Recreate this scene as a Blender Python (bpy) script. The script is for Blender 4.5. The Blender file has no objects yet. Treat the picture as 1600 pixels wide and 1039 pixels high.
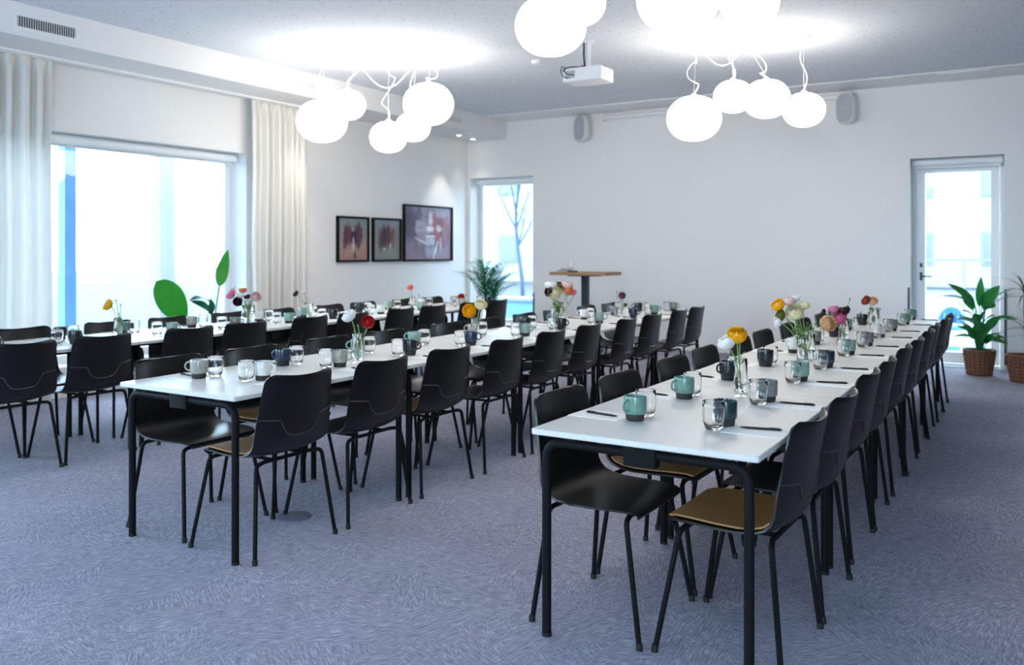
import bpy, math, random
import numpy as np
from mathutils import Vector, Matrix

PI = math.pi
R = random.Random(7)
sc = bpy.context.scene
C = sc.collection

# ---------------------------------------------------------------- camera
YAW = 0.5535
cam_d = bpy.data.cameras.new('camera')
cam = bpy.data.objects.new('camera', cam_d)
C.objects.link(cam)
cam.location = (0.0, 0.0, 1.36)
cam.rotation_euler = (PI / 2, 0.0, YAW)
cam_d.sensor_width = 36.0
cam_d.lens = 30.22
cam_d.shift_x = 0.0067
cam_d.shift_y = -0.0799
cam_d.clip_end = 300
cam_d.dof.use_dof = True
cam_d.dof.focus_distance = 3.6
cam_d.dof.aperture_fstop = 2.8
sc.camera = cam

# ---------------------------------------------------------------- light, exposure
sc.view_settings.view_transform = 'Standard'
sc.view_settings.look = 'None'
sc.view_settings.gamma = 1.0
sc.view_settings.use_curve_mapping = False
sc.view_settings.exposure = 0.96

SKY = 8.8
LAMP = 5.4
w = bpy.data.worlds.new('overcast_sky')
sc.world = w
w.use_nodes = True
bg = w.node_tree.nodes['Background']
bg.inputs['Color'].default_value = (0.60, 0.805, 1.0, 1)
bg.inputs['Strength'].default_value = SKY


def portal(name, loc, rot, sx, sy):
    l = bpy.data.lights.new(name, 'AREA')
    l.shape = 'RECTANGLE'
    l.size, l.size_y = sx, sy
    l.cycles.is_portal = True
    o = bpy.data.objects.new(name, l)
    C.objects.link(o)
    o.location, o.rotation_euler = loc, rot
    return o


portal('window_portal', (-8.1, 5.3, 1.4), (0, -PI / 2, 0), 2.4, 3.1)
portal('window_portal', (-8.1, 0.9, 1.4), (0, -PI / 2, 0), 2.4, 3.1)  # portal of the unseen window added in the left wall
portal('window_portal', (-4.4, -3.4, 1.75), (PI / 2, 0, 0), 2.4, 1.6)  # portal of the smaller window added behind the camera
portal('window_portal', (1.4, -3.4, 1.55), (PI / 2, 0, 0), 2.8, 2.2)  # portal of the larger window added behind the camera
portal('window_portal', (-7.05, 11.75, 1.35), (-PI / 2, 0, 0), 1.2, 2.5)
portal('window_portal', (-0.8, 11.75, 1.25), (-PI / 2, 0, 0), 1.0, 2.6)

# ---------------------------------------------------------------- room sizes
XL, XR, YF, YB = -7.67, 3.2, -3.0, 11.28
ZC = 3.35
WT = 0.36


# ================================================================ materials
def mat(name, col=(.8, .8, .8), rough=.5, metal=0.0, spec=.5, trans=0.0, ior=1.45, emit=None, estr=0.0, alpha=1.0):
    m = bpy.data.materials.new(name)
    m.use_nodes = True
    b = m.node_tree.nodes['Principled BSDF']
    b.inputs['Base Color'].default_value = (*col, 1)
    b.inputs['Roughness'].default_value = rough
    b.inputs['Metallic'].default_value = metal
    b.inputs['Specular IOR Level'].default_value = spec
    b.inputs['Transmission Weight'].default_value = trans
    b.inputs['IOR'].default_value = ior
    if emit:
        b.inputs['Emission Color'].default_value = (*emit, 1)
        b.inputs['Emission Strength'].default_value = estr
    return m


def nn(m, t, **kw):
    n = m.node_tree.nodes.new(t)
    for k, v in kw.items():
        setattr(n, k, v)
    return n


def lk(m, a, b):
    m.node_tree.links.new(a, b)


def noisy(m, scale, a, b, detail=3.0, bump=0.0, stretch=(1, 1, 1), dist=.002):
    """colour variation a..b and fine bump on the principled of m"""
    P = m.node_tree.nodes['Principled BSDF']
    tc = nn(m, 'ShaderNodeTexCoord')
    mp = nn(m, 'ShaderNodeMapping')
    mp.inputs['Scale'].default_value = stretch
    nz = nn(m, 'ShaderNodeTexNoise')
    nz.inputs['Scale'].default_value = scale
    nz.inputs['Detail'].default_value = detail
    lk(m, tc.outputs['Object'], mp.inputs['Vector'])
    lk(m, mp.outputs['Vector'], nz.inputs['Vector'])
    rp = nn(m, 'ShaderNodeValToRGB')
    rp.color_ramp.elements[0].position = .3
    rp.color_ramp.elements[1].position = .7
    rp.color_ramp.elements[0].color = (*a, 1)
    rp.color_ramp.elements[1].color = (*b, 1)
    lk(m, nz.outputs['Fac'], rp.inputs['Fac'])
    lk(m, rp.outputs['Color'], P.inputs['Base Color'])
    if bump:
        bp = nn(m, 'ShaderNodeBump')
        bp.inputs['Strength'].default_value = bump
        bp.inputs['Distance'].default_value = dist
        lk(m, nz.outputs['Fac'], bp.inputs['Height'])
        lk(m, bp.outputs['Normal'], P.inputs['Normal'])
    return m


M = {}
M['wall'] = noisy(mat('wall_paint', rough=.75, spec=.2), 180, (.80, .795, .785), (.83, .825, .815), bump=.08, dist=.001)
M['dark_wall'] = mat('dark_unseen_wall', (.10, .10, .11), .8, spec=.2)  # dark tone for the unseen wall, chosen to dim reflections
M['white'] = mat('white_paint', (.82, .82, .82), .5)
M['frame_white'] = mat('window_frame_white', (.82, .84, .86), .35)
M['black_metal'] = noisy(mat('black_powder_coat', (.012, .012, .013), .55, spec=.10), 400, (.006, .006, .007), (.010, .010, .011))
M['shell'] = noisy(mat('black_shell_plastic', (.01, .01, .011), .36, spec=.55), 500, (.003, .003, .0035), (.0055, .0055, .006), bump=.05, dist=.0005)
M['seam'] = mat('moulded_edge', (.04, .04, .042), .35)
M['tan'] = noisy(mat('tan_seat_pad', (.30, .15, .045), .6), 260, (.25, .120, .034), (.35, .175, .055), bump=.12, dist=.0008)
M['rubber'] = mat('rubber', (.008, .008, .008), .7)
M['top'] = noisy(mat('light_grey_laminate', (.6, .6, .6), .36, spec=.4), 60, (.655, .635, .60), (.685, .665, .63))
M['edge'] = mat('laminate_edge', (.62, .62, .64), .4)
M['paper'] = mat('white_paper', (.88, .87, .84), .8, spec=.2)
M['pen'] = mat('black_pen_plastic', (.012, .012, .010), .3)
M['foot'] = noisy(mat('dark_clay', (.03, .027, .025), .75), 300, (.022, .02, .018), (.045, .04, .036))
M['glass'] = mat('clear_glass', (1, 1, 1), .0, trans=1.0, ior=1.45)
M['water'] = mat('water', (.97, 1, .99), .0, trans=1.0, ior=1.33)
M['stem'] = noisy(mat('flower_stem', (.20, .34, .07), .5), 40, (.16, .29, .05), (.28, .42, .12))
M['leaf'] = noisy(mat('small_leaf', (.07, .17, .05), .45), 30, (.05, .13, .035), (.11, .24, .07))
M['steel'] = mat('brushed_steel', (.6, .61, .62), .3, metal=1.0)
M['dark_steel'] = mat('dark_blue_steel', (.02, .03, .045), .35)
M['cord'] = mat('white_cord', (.85, .85, .85), .5)
M['black_cable'] = mat('black_cable', (.01, .01, .01), .5)
M['grille'] = noisy(mat('speaker_cloth', (.42, .45, .49), .8), 900, (.36, .39, .43), (.48, .51, .55))
M['slot'] = mat('dark_slot', (.01, .01, .01), .9)
M['wood'] = noisy(mat('oiled_oak', (.30, .17, .09), .5), 14, (.24, .13, .065), (.40, .24, .13), stretch=(1, 12, 12), bump=.08)
M['basket'] = noisy(mat('wicker', (.16, .065, .035), .75), 60, (.11, .042, .024), (.22, .10, .055), bump=.3)
M['soil'] = noisy(mat('soil', (.03, .02, .015), .95), 80, (.02, .014, .01), (.05, .035, .025), bump=.5)
M['ceramic_pot'] = mat('grey_plant_pot', (.25, .27, .29), .5)
M['cloth'] = noisy(mat('grey_cloth', (.35, .34, .34), .85), 120, (.28, .27, .27), (.45, .44, .44), bump=.3)
M['plastic_white'] = mat('white_plastic', (.78, .78, .80), .35)
M['floor_box'] = mat('floor_box_lid', (.12, .125, .17), .8)
M['ground'] = noisy(mat('pale_paving', (.030, .034, .037), .85), .8, (.026, .030, .033), (.034, .038, .041), bump=.05)
M['terrace'] = noisy(mat('bright_terrace', (.10, .105, .11), .85), 1.5, (.092, .097, .10), (.108, .113, .118))
M['column'] = noisy(mat('blue_grey_column', (.075, .18, .34), .6), 6, (.068, .165, .32), (.082, .195, .36))
M['concrete'] = noisy(mat('grey_concrete', (.13, .14, .15), .8), 5, (.12, .13, .14), (.14, .15, .16))
M['facade'] = noisy(mat('pale_facade', (.2, .2, .2), .8), 3, (.185, .19, .20), (.21, .215, .225))
M['facade_window'] = mat('far_window_glass', (.10, .11, .13), .2)
M['bark'] = noisy(mat('tree_bark', (.03, .05, .08), .8), 12, (.024, .04, .065), (.038, .06, .09), bump=.3)
M['blue_chair'] = mat('blue_outdoor_plastic', (.015, .10, .30), .4)
M['kerb'] = mat('kerb_stone', (.10, .19, .24), .8)
M['lamp_spot'] = mat('downlight_glow', (1, 1, 1), .5, emit=(1.0, .9, .72), estr=9.0)
M['opal'] = mat('opal_glass_lit', (.9, .9, .9), .3, emit=(1.0, .93, .83), estr=LAMP)


def mug_mat(name, col, speck=None):
    m = mat(name, col, .22, spec=.6)
    b = speck or tuple(c * .82 for c in col)
    return noisy(m, 160 if speck else 60, b, tuple(min(1, c * 1.08) for c in col), detail=5)


MUG = {
    'sage green': mug_mat('glaze_sage', (.155, .28, .225)),
    'pale green': mug_mat('glaze_pale_green', (.24, .36, .31)),
    'black': mug_mat('glaze_black', (.017, .019, .022)),
    'dark teal': mug_mat('glaze_teal', (.018, .042, .050)),
    'grey': mug_mat('glaze_grey', (.20, .195, .19)),
    'beige': mug_mat('glaze_beige', (.36, .34, .29)),
    'cream': mug_mat('glaze_cream', (.76, .73, .68)),
    'navy': mug_mat('glaze_navy', (.030, .050, .10), speck=(.010, .016, .035)),
}
PET = {}
for n, c in {'yellow': (.90, .48, .012), 'white': (.88, .86, .84), 'pale pink': (.85, .62, .62), 'pink': (.72, .20, .36),
             'peach': (.86, .55, .30), 'cream': (.86, .78, .52), 'coral': (.80, .18, .10), 'red': (.52, .02, .025),
             'burgundy': (.045, .006, .014), 'purple': (.22, .09, .19), 'olive': (.14, .13, .02), 'rust': (.30, .04, .015),
             'orange': (.88, .36, .14)}.items():
    PET[n] = None
    PETC = globals().setdefault('PETC', {})
    PETC[n] = c


def leaf_mat(name, c, tcol, tw=.45, vary=True):
    m = mat(name, c, .38)
    P = m.node_tree.nodes['Principled BSDF']
    out = m.node_tree.nodes['Material Output']
    tr = nn(m, 'ShaderNodeBsdfTranslucent')
    tr.inputs['Color'].default_value = (*tcol, 1)
    mx = nn(m, 'ShaderNodeMixShader')
    mx.inputs[0].default_value = tw
    lk(m, P.outputs[0], mx.inputs[1])
    lk(m, tr.outputs[0], mx.inputs[2])
    lk(m, mx.outputs[0], out.inputs['Surface'])
    if vary:
        noisy(m, 7, tuple(x * .8 for x in c), tuple(x * 1.15 for x in c))
    return m


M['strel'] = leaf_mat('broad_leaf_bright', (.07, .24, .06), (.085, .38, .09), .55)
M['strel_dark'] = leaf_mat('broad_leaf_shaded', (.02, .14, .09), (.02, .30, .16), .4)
M['palm'] = leaf_mat('palm_leaflet', (.03, .20, .11), (.06, .45, .22), .45)
M['lily'] = leaf_mat('lily_leaf', (.035, .18, .06), (.12, .55, .13), .42)
M['dracaena'] = leaf_mat('dracaena_leaf', (.018, .06, .03), (.03, .11, .05), .25)
M['curtain'] = leaf_mat('sheer_curtain', (.80, .775, .73), (.80, .78, .74), .16, False)


for n, c in PETC.items():
    PET[n] = leaf_mat('petals_' + n.replace(' ', '_'), tuple(min(.93, x * 1.04) for x in c), c, .30)


def pane_mat():
    m = bpy.data.materials.new('window_pane')
    m.use_nodes = True
    nt = m.node_tree
    nt.nodes.remove(nt.nodes['Principled BSDF'])
    t = nn(m, 'ShaderNodeBsdfTransparent')
    t.inputs['Color'].default_value = (.94, .97, .98, 1)
    g = nn(m, 'ShaderNodeBsdfGlossy')
    g.inputs['Roughness'].default_value = .02
    f = nn(m, 'ShaderNodeFresnel')
    f.inputs['IOR'].default_value = 1.35
    x = nn(m, 'ShaderNodeMixShader')
    lk(m, f.outputs[0], x.inputs[0])
    lk(m, t.outputs[0], x.inputs[1])
    lk(m, g.outputs[0], x.inputs[2])
    lk(m, x.outputs[0], nt.nodes['Material Output'].inputs['Surface'])
    return m


M['pane'] = pane_mat()


def carpet_mat():
    m = mat('brushed_carpet', rough=.95, spec=.1)
    P = m.node_tree.nodes['Principled BSDF']
    tc = nn(m, 'ShaderNodeTexCoord')
    # patches of pile lying in different directions: two layers of cells, each combed its own way
    wn = nn(m, 'ShaderNodeTexNoise')
    wn.inputs['Scale'].default_value = 3.5
    wn.inputs['Detail'].default_value = 2
    lk(m, tc.outputs['Object'], wn.inputs['Vector'])
    add = nn(m, 'ShaderNodeVectorMath', operation='MULTIPLY_ADD')
    add.inputs[1].default_value = (.5, .5, 0)
    lk(m, wn.outputs['Color'], add.inputs[0])
    lk(m, tc.outputs['Object'], add.inputs[2])
    layers = []
    for sc_, off, sx_, sy_ in ((3.4, 0.0, 17, 150), (4.8, 3.3, 25, 215)):
        vo = nn(m, 'ShaderNodeTexVoronoi')
        vo.inputs['Scale'].default_value = sc_
        lk(m, add.outputs[0], vo.inputs['Vector'])
        sep = nn(m, 'ShaderNodeSeparateColor')
        lk(m, vo.outputs['Color'], sep.inputs[0])
        mu = nn(m, 'ShaderNodeMath', operation='MULTIPLY_ADD')
        mu.inputs[1].default_value = 3.14
        mu.inputs[2].default_value = off
        lk(m, sep.outputs[0], mu.inputs[0])
        rot = nn(m, 'ShaderNodeVectorRotate', rotation_type='Z_AXIS')
        lk(m, tc.outputs['Object'], rot.inputs['Vector'])
        lk(m, mu.outputs[0], rot.inputs['Angle'])
        mp = nn(m, 'ShaderNodeMapping')
        mp.inputs['Scale'].default_value = (sx_, sy_, 1)
        lk(m, rot.outputs[0], mp.inputs['Vector'])
        n1 = nn(m, 'ShaderNodeTexNoise')
        n1.inputs['Scale'].default_value = 1.0
        n1.inputs['Detail'].default_value = 2.5
        n1.inputs['Distortion'].default_value = .12
        lk(m, mp.outputs[0], n1.inputs['Vector'])
        layers.append(n1)
    nz = nn(m, 'ShaderNodeMix')
    nz.inputs[0].default_value = .45
    lk(m, layers[0].outputs['Fac'], nz.inputs[2])
    lk(m, layers[1].outputs['Fac'], nz.inputs[3])
    rp = nn(m, 'ShaderNodeValToRGB')
    e = rp.color_ramp.elements
    e[0].position, e[1].position = .36, .68
    e[0].color = (.19, .184, .238, 1)
    e[1].color = (.53, .51, .58, 1)
    mid = e.new(.5)
    mid.color = (.295, .286, .352, 1)
    lk(m, nz.outputs[0], rp.inputs['Fac'])
    # soft tonal patches
    pn = nn(m, 'ShaderNodeTexNoise')
    pn.inputs['Scale'].default_value = 1.3
    lk(m, tc.outputs['Object'], pn.inputs['Vector'])
    mr = nn(m, 'ShaderNodeMapRange')
    mr.inputs['From Min'].default_value, mr.inputs['From Max'].default_value = .3, .7
    mr.inputs['To Min'].default_value, mr.inputs['To Max'].default_value = .88, 1.1
    lk(m, pn.outputs['Fac'], mr.inputs['Value'])
    mx = nn(m, 'ShaderNodeVectorMath', operation='SCALE')
    lk(m, rp.outputs['Color'], mx.inputs[0])
    lk(m, mr.outputs[0], mx.inputs['Scale'])
    lk(m, mx.outputs[0], P.inputs['Base Color'])
    bp = nn(m, 'ShaderNodeBump')
    bp.inputs['Strength'].default_value = .35
    bp.inputs['Distance'].default_value = .004
    lk(m, nz.outputs[0], bp.inputs['Height'])
    lk(m, bp.outputs['Normal'], P.inputs['Normal'])
    return m


def ceiling_mat():
    m = mat('speckled_acoustic_plaster', (.66, .67, .69), .9, spec=.1)
    P = m.node_tree.nodes['Principled BSDF']
    tc = nn(m, 'ShaderNodeTexCoord')
    vo = nn(m, 'ShaderNodeTexVoronoi')
    vo.inputs['Scale'].default_value = 17
    nz = nn(m, 'ShaderNodeTexNoise')
    nz.inputs['Scale'].default_value = 45
    lk(m, tc.outputs['Object'], vo.inputs['Vector'])
    lk(m, tc.outputs['Object'], nz.inputs['Vector'])
    ad = nn(m, 'ShaderNodeMath', operation='MULTIPLY_ADD')
    ad.inputs[1].default_value = .35
    lk(m, nz.outputs['Fac'], ad.inputs[0])
    lk(m, vo.outputs['Distance'], ad.inputs[2])
    rp = nn(m, 'ShaderNodeValToRGB')
    e = rp.color_ramp.elements
    e[0].position, e[1].position = .26, .38
    e[0].color = (.44, .47, .53, 1)
    e[1].color = (.70, .735, .785, 1)
    lk(m, ad.outputs[0], rp.inputs['Fac'])
    lk(m, rp.outputs['Color'], P.inputs['Base Color'])
    bp = nn(m, 'ShaderNodeBump')
    bp.inputs['Strength'].default_value = .25
    bp.inputs['Distance'].default_value = .004
    lk(m, rp.outputs['Color'], bp.inputs['Height'])
    lk(m, bp.outputs['Normal'], P.inputs['Normal'])
    return m


M['carpet'] = carpet_mat()
M['ceiling'] = ceiling_mat()


# ================================================================ mesh helpers
class G:
    def __init__(s):
        s.v, s.f = [], []

    def box(s, x0, x1, y0, y1, z0, z1):
        n = len(s.v)
        s.v += [(x0, y0, z0), (x1, y0, z0), (x1, y1, z0), (x0, y1, z0), (x0, y0, z1), (x1, y0, z1), (x1, y1, z1), (x0, y1, z1)]
        s.f += [tuple(n + i for i in q) for q in ((0, 3, 2, 1), (4, 5, 6, 7), (0, 1, 5, 4), (1, 2, 6, 5), (2, 3, 7, 6), (3, 0, 4, 7))]
        return s

    def loops(s, rings, closed=True, cap0=True, cap1=True):
        """skin a list of rings of equal length"""
        n = len(s.v)
        k = len(rings[0])
        for r in rings:
            s.v += [tuple(p) for p in r]
        for i in range(len(rings) - 1):
            for j in range(k if closed else k - 1):
                a, b = n + i * k + j, n + i * k + (j + 1) % k
                s.f.append((a, b, b + k, a + k))
        if cap0:
            s.f.append(tuple(n + j for j in reversed(range(k))))
        if cap1:
            s.f.append(tuple(n + (len(rings) - 1) * k + j for j in range(k)))
        return s

    def lathe(s, prof, n=20, c=(0, 0, 0), cap0=True, cap1=True, sy=1.0):
        rings = [[(c[0] + r * math.cos(2 * PI * j / n), c[1] + sy * r * math.sin(2 * PI * j / n), c[2] + z) for j in range(n)] for r, z in prof]
        return s.loops(rings, True, cap0, cap1)

    def tube(s, pts, r, n=8, cap=True):
        P = [Vector(p) for p in pts]
        rs = r if isinstance(r, (list, tuple)) else [r] * len(P)
        T = []
        for i in range(len(P)):
            t = (P[min(i + 1, len(P) - 1)] - P[max(i - 1, 0)])
            T.append(t.normalized() if t.length > 1e-9 else Vector((0, 0, 1)))
        up = Vector((0, 0, 1)) if abs(T[0].z) < .9 else Vector((1, 0, 0))
        u = T[0].cross(up).normalized()
        rings = []
        for i in range(len(P)):
            if i:
                q = T[i - 1].rotation_difference(T[i])
                u = q @ u
            u = (u - T[i] * u.dot(T[i])).normalized()
            v = T[i].cross(u)
            rings.append([P[i] + (u * math.cos(2 * PI * j / n) + v * math.sin(2 * PI * j / n)) * rs[i] for j in range(n)])
        return s.loops(rings, True, cap, cap)

    def grid(s, rows, thick=0.0):
        """rows of points; with thick>0 a closed slab offset along the normals"""
        a = np.array(rows, float)
        nr, nc = a.shape[:2]
        n = len(s.v)
        s.v += [tuple(p) for p in a.reshape(-1, 3)]
        for i in range(nr - 1):
            for j in range(nc - 1):
                q = n + i * nc + j
                s.f.append((q, q + 1, q + nc + 1, q + nc))
        if thick:
            du = np.gradient(a, axis=1)
            dv = np.gradient(a, axis=0)
            nm = np.cross(du, dv)
            nm /= np.maximum(np.linalg.norm(nm, axis=2, keepdims=True), 1e-9)
            b = a - nm * thick
            m = len(s.v)
            s.v += [tuple(p) for p in b.reshape(-1, 3)]
            for i in range(nr - 1):
                for j in range(nc - 1):
                    q = m + i * nc + j
                    s.f.append((q, q + nc, q + nc + 1, q + 1))
            for i in range(nr - 1):
                q, p = n + i * nc, m + i * nc
                s.f.append((q, q + nc, p + nc, p))
                q, p = q + nc - 1, p + nc - 1
                s.f.append((q, p, p + nc, q + nc))
            for j in range(nc - 1):
                q, p = n + j, m + j
                s.f.append((q, p, p + 1, q + 1))
                q, p = q + (nr - 1) * nc, p + (nr - 1) * nc
                s.f.append((q, q + 1, p + 1, p))
        return s

    def rprism(s, w, l, z0, z1, rad=.02, cham=.003, c=(0, 0), seg=4):
        def ring(i, z):
            out = []
            for qx, qy, a0 in ((1, 1, 0), (-1, 1, PI / 2), (-1, -1, PI), (1, -1, 3 * PI / 2)):
                for k in range(seg + 1):
                    a = a0 + k / seg * PI / 2
                    out.append((c[0] + qx * (w / 2 - rad) + (rad - i) * math.cos(a), c[1] + qy * (l / 2 - rad) + (rad - i) * math.sin(a), z))
            return out
        return s.loops([ring(cham, z0), ring(0, z0 + cham), ring(0, z1 - cham), ring(cham, z1)])

    def move(s, mtx, start=0):
        s.v[start:] = [tuple(mtx @ Vector(p)) for p in s.v[start:]]
        return s

    def mesh(s, name, m, ang=38):
        me = bpy.data.meshes.new(name)
        me.from_pydata(s.v, [], s.f)
        me.polygons.foreach_set('use_smooth', [True] * len(me.polygons))
        me.update()
        me.set_sharp_from_angle(angle=math.radians(ang))
        me.materials.append(m)
        return me

    def build(s, name, m, parent=None, ang=38):
        return link(name, s.mesh(name, m, ang), parent)


def link(name, me, parent=None):
    o = bpy.data.objects.new(name, me)
    C.objects.link(o)
    if parent:
        o.parent = parent
    return o


def tag(o, label, cat=None, group=None, kind=None):
    o['label'] = label
    if cat:
        o['category'] = cat
    if group:
        o['group'] = group
    if kind:
        o['kind'] = kind
    return o


def thing(name, label, cat, loc=(0, 0, 0), rz=0.0, group=None):
    o = bpy.data.objects.new(name, None)
    o.empty_display_size = .1
    C.objects.link(o)
    o.location = loc
    o.rotation_euler = (0, 0, rz)
    return tag(o, label, cat, group)


def dup(o, parent=None):
    c = o.copy()
    C.objects.link(c)
    c.parent = parent
    for ch in KIDS.get(o.name, []) or o.children:
        dup(ch, c)
    return c


KIDS = {}


def bez(p0, p1, p2, p3, n=8):
    p0, p1, p2, p3 = map(Vector, (p0, p1, p2, p3))
    out = []
    for i in range(n + 1):
        t = i / n
        out.append(p0 * (1 - t) ** 3 + p1 * 3 * t * (1 - t) ** 2 + p2 * 3 * t * t * (1 - t) + p3 * t ** 3)
    return out


def arc_path(pts, rad, seg=5):
    """polyline with rounded corners"""
    P = [Vector(p) for p in pts]
    out = [P[0]]
    for i in range(1, len(P) - 1):
        a, b = (P[i - 1] - P[i]).normalized(), (P[i + 1] - P[i]).normalized()
        h = a.angle(b) / 2
        d = rad / math.tan(h)
        s, e = P[i] + a * d, P[i] + b * d
        for k in range(seg + 1):
            t = k / seg
            out.append(s * (1 - t) ** 2 + P[i] * 2 * t * (1 - t) + e * t * t)
    out.append(P[-1])
    return out


ORD = ['first', 'second', 'third', 'fourth', 'fifth', 'sixth', 'seventh', 'eighth', 'ninth', 'tenth']


# ================================================================ the setting
def struct(name, g, m, label, parent=None):
    return tag(g.build(name, m, parent), label, kind='structure')


struct('floor', G().box(XL - WT, XR + .2, YF - .2, YB + WT, -.12, 0), M['carpet'], 'blue grey brushed carpet floor of the meeting room')
struct('ceiling', G().box(XL - WT, XR + .2, YF - .2, YB + WT, ZC, ZC + .2), M['ceiling'], 'pale speckled acoustic plaster ceiling')

# left wall with the big window (and one added further forward, unseen, to light the foreground)
W1 = (3.75, 6.79, .28, 2.47)
W0 = (-.6, 2.4, .28, 2.47)
g = G()
x0, x1 = XL - WT, XL
g.box(x0, x1, YF - .2, W0[0], 0, ZC).box(x0, x1, W0[1], W1[0], 0, ZC).box(x0, x1, W1[1], YB + WT, 0, ZC)
for a in (W0, W1):
    g.box(x0, x1, a[0], a[1], 0, a[2]).box(x0, x1, a[0], a[1], a[3], ZC)
struct('wall_left', g, M['wall'], 'white left wall with a wide window opening')
# back wall with window and glass door
B1 = (-7.615, -6.475, .22, 2.50)
D1 = (-1.285, -.31, 0, 2.46)
g = G()
y0, y1 = YB, YB + WT
g.box(XL, B1[0], y0, y1, 0, ZC).box(B1[1], D1[0], y0, y1, 0, ZC).box(D1[1], XR, y0, y1, 0, ZC)
g.box(B1[0], B1[1], y0, y1, 0, B1[2]).box(B1[0], B1[1], y0, y1, B1[3], ZC).box(D1[0], D1[1], y0, y1, D1[3], ZC)
struct('wall_back', g, M['wall'], 'long white back wall with a narrow window and a glass door')
struct('wall_right', G().box(XR, XR + .2, YF - .2, YB + WT, 0, ZC), M['dark_wall'], 'unseen right wall, made dark to dim reflections on the chairs')  # unseen; darkened so the chair backs reflect less light
g = G()  # unseen front wall; both its windows are added to light the foreground
for xa, xb, za, zb in ((XL, -5.6, 0, ZC), (-3.2, 0, 0, ZC), (2.8, XR, 0, ZC), (-5.6, -3.2, 0, .95), (-5.6, -3.2, 2.55, ZC), (0, 2.8, 0, .45), (0, 2.8, 2.65, ZC)):
    g.box(xa, xb, YF - .2, YF, za, zb)
struct('wall_front', g, M['wall'], 'unseen white wall behind the camera, two windows added to light the foreground')
# boxed-in duct along the left wall
XB, ZB = -6.94, 3.085
struct('trim_1', G().box(XL, XB, YF, YB, ZB, ZC), M['wall'], 'white boxed duct running along the top of the left wall')
# dropped strip of the ceiling along the back wall, with its access hatch
struct('trim_2', G().box(XB, XR, YB - .62, YB, ZC - .012, ZC), M['white'], 'smooth white ceiling strip along the back wall')
hx = G().box(-.95, -.42, YB - .57, YB - .06, ZC - .022, ZC - .012)
struct('trim_3', hx, M['white'], 'flat white access hatch in the ceiling strip above the glass door')
# skirting
struct('baseboard_back', G().box(B1[1], D1[0], YB - .012, YB, 0, .06).box(D1[1], XR, YB - .012, YB, 0, .06), M['wall'], 'low white skirting along the back wall')
struct('baseboard_left', G().box(XL, XL + .012, 6.85, YB, 0, .06), M['wall'], 'low white skirting along the left wall')


def window(name, label, o, axis, depth=.27, fw=.075, mull=()):
    """frame set back in an opening; axis 'x' = in the left wall, 'y' = in the back wall"""
    a0, a1, z0, z1 = o
    root = bpy.data.objects.new(name, None)
    C.objects.link(root)
    tag(root, label, kind='structure')

    def bx(g, a, b, c, d, t0, t1):
        if axis == 'x':
            g.box(XL - t1, XL - t0, a, b, c, d)
        else:
            g.box(a, b, YB + t0, YB + t1, c, d)
    g = G()
    bx(g, a0, a0 + fw, z0, z1, depth, depth + .07)
    bx(g, a1 - fw, a1, z0, z1, depth, depth + .07)
    bx(g, a0 + fw, a1 - fw, z1 - fw, z1, depth, depth + .07)
    bx(g, a0 + fw, a1 - fw, z0, z0 + fw, depth, depth + .07)
    for q in mull:
        bx(g, q - .03, q + .03, z0 + fw, z1 - fw, depth, depth + .07)
    f = g.build('window_frame', M['frame_white'], root)
    g = G()
    bx(g, a0 + fw, a1 - fw, z0 + fw, z1 - fw, depth + .03, depth + .036)
    g.build('pane', M['pane'], root)
    return root


window('window_1', 'wide white framed window in the left wall', W1, 'x')
window('window_added', 'added unseen window further forward in the left wall, lighting the foreground', W0, 'x')
window('window_2', 'narrow white framed window at the left end of the back wall', B1, 'y', fw=.06)

# glass door
door = bpy.data.objects.new('door_1', None)
C.objects.link(door)
tag(door, 'white framed glass door at the right end of the back wall', kind='structure')
dy0, dy1 = YB + .27, YB + .34
g = G().box(D1[0], D1[0] + .05, dy0, dy1, 0, D1[3]).box(D1[1] - .05, D1[1], dy0, dy1, 0, D1[3]).box(D1[0] + .05, D1[1] - .05, dy0, dy1, D1[3] - .05, D1[3])
g.build('door_frame', M['frame_white'], door)
lx0, lx1 = D1[0] + .055, D1[1] - .055
g = G().box(lx0, lx0 + .085, dy0 - .01, dy1 - .02, .02, 2.40).box(lx1 - .085, lx1, dy0 - .01, dy1 - .02, .02, 2.40)
g.box(lx0 + .085, lx1 - .085, dy0 - .01, dy1 - .02, 2.30, 2.40).box(lx0 + .085, lx1 - .085, dy0 - .01, dy1 - .02, .02, .15)
leaf = g.build('door_leaf', M['frame_white'], door)
G().box(lx0 + .085, lx1 - .085, dy0 + .02, dy0 + .026, .15, 2.30).build('pane', M['pane'], leaf)
h = G().tube(arc_path([(lx0 + .04, dy0 - .01, 1.05), (lx0 + .04, dy0 - .06, 1.05), (lx0 + .16, dy0 - .06, 1.05)], .015), .009, 8)
h.box(lx0 + .025, lx0 + .055, dy0 - .018, dy0 - .01, 1.0, 1.1).box(lx0 + .025, lx0 + .055, dy0 - .016, dy0 - .01, 1.16, 1.21)
h.build('door_handle', M['dark_steel'], leaf)
G().box(D1[0], D1[1], YB - .005, YB + .27, 0, .012).build('threshold', M['steel'], door)

# black corner guards
for (x, y0_, y1_, zt, nm) in ((D1[0] - .012, YB - .008, YB + .03, .92, 'left of the glass door'), (D1[1] + .012, YB - .008, YB + .03, .92, 'right of the glass door'),
                              (B1[1] + .012, YB - .008, YB + .03, .72, 'right of the narrow back window')):
    gd = G()
    s = 1 if x > -.8 and x > D1[0] else -1
    gd.box(x - .012, x + .012, YB - .008, YB, .0, zt)
    tag(gd.build('corner_guard', M['dark_steel']), 'thin dark corner guard on the wall edge ' + nm, 'guard', 'corner guards')


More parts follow.
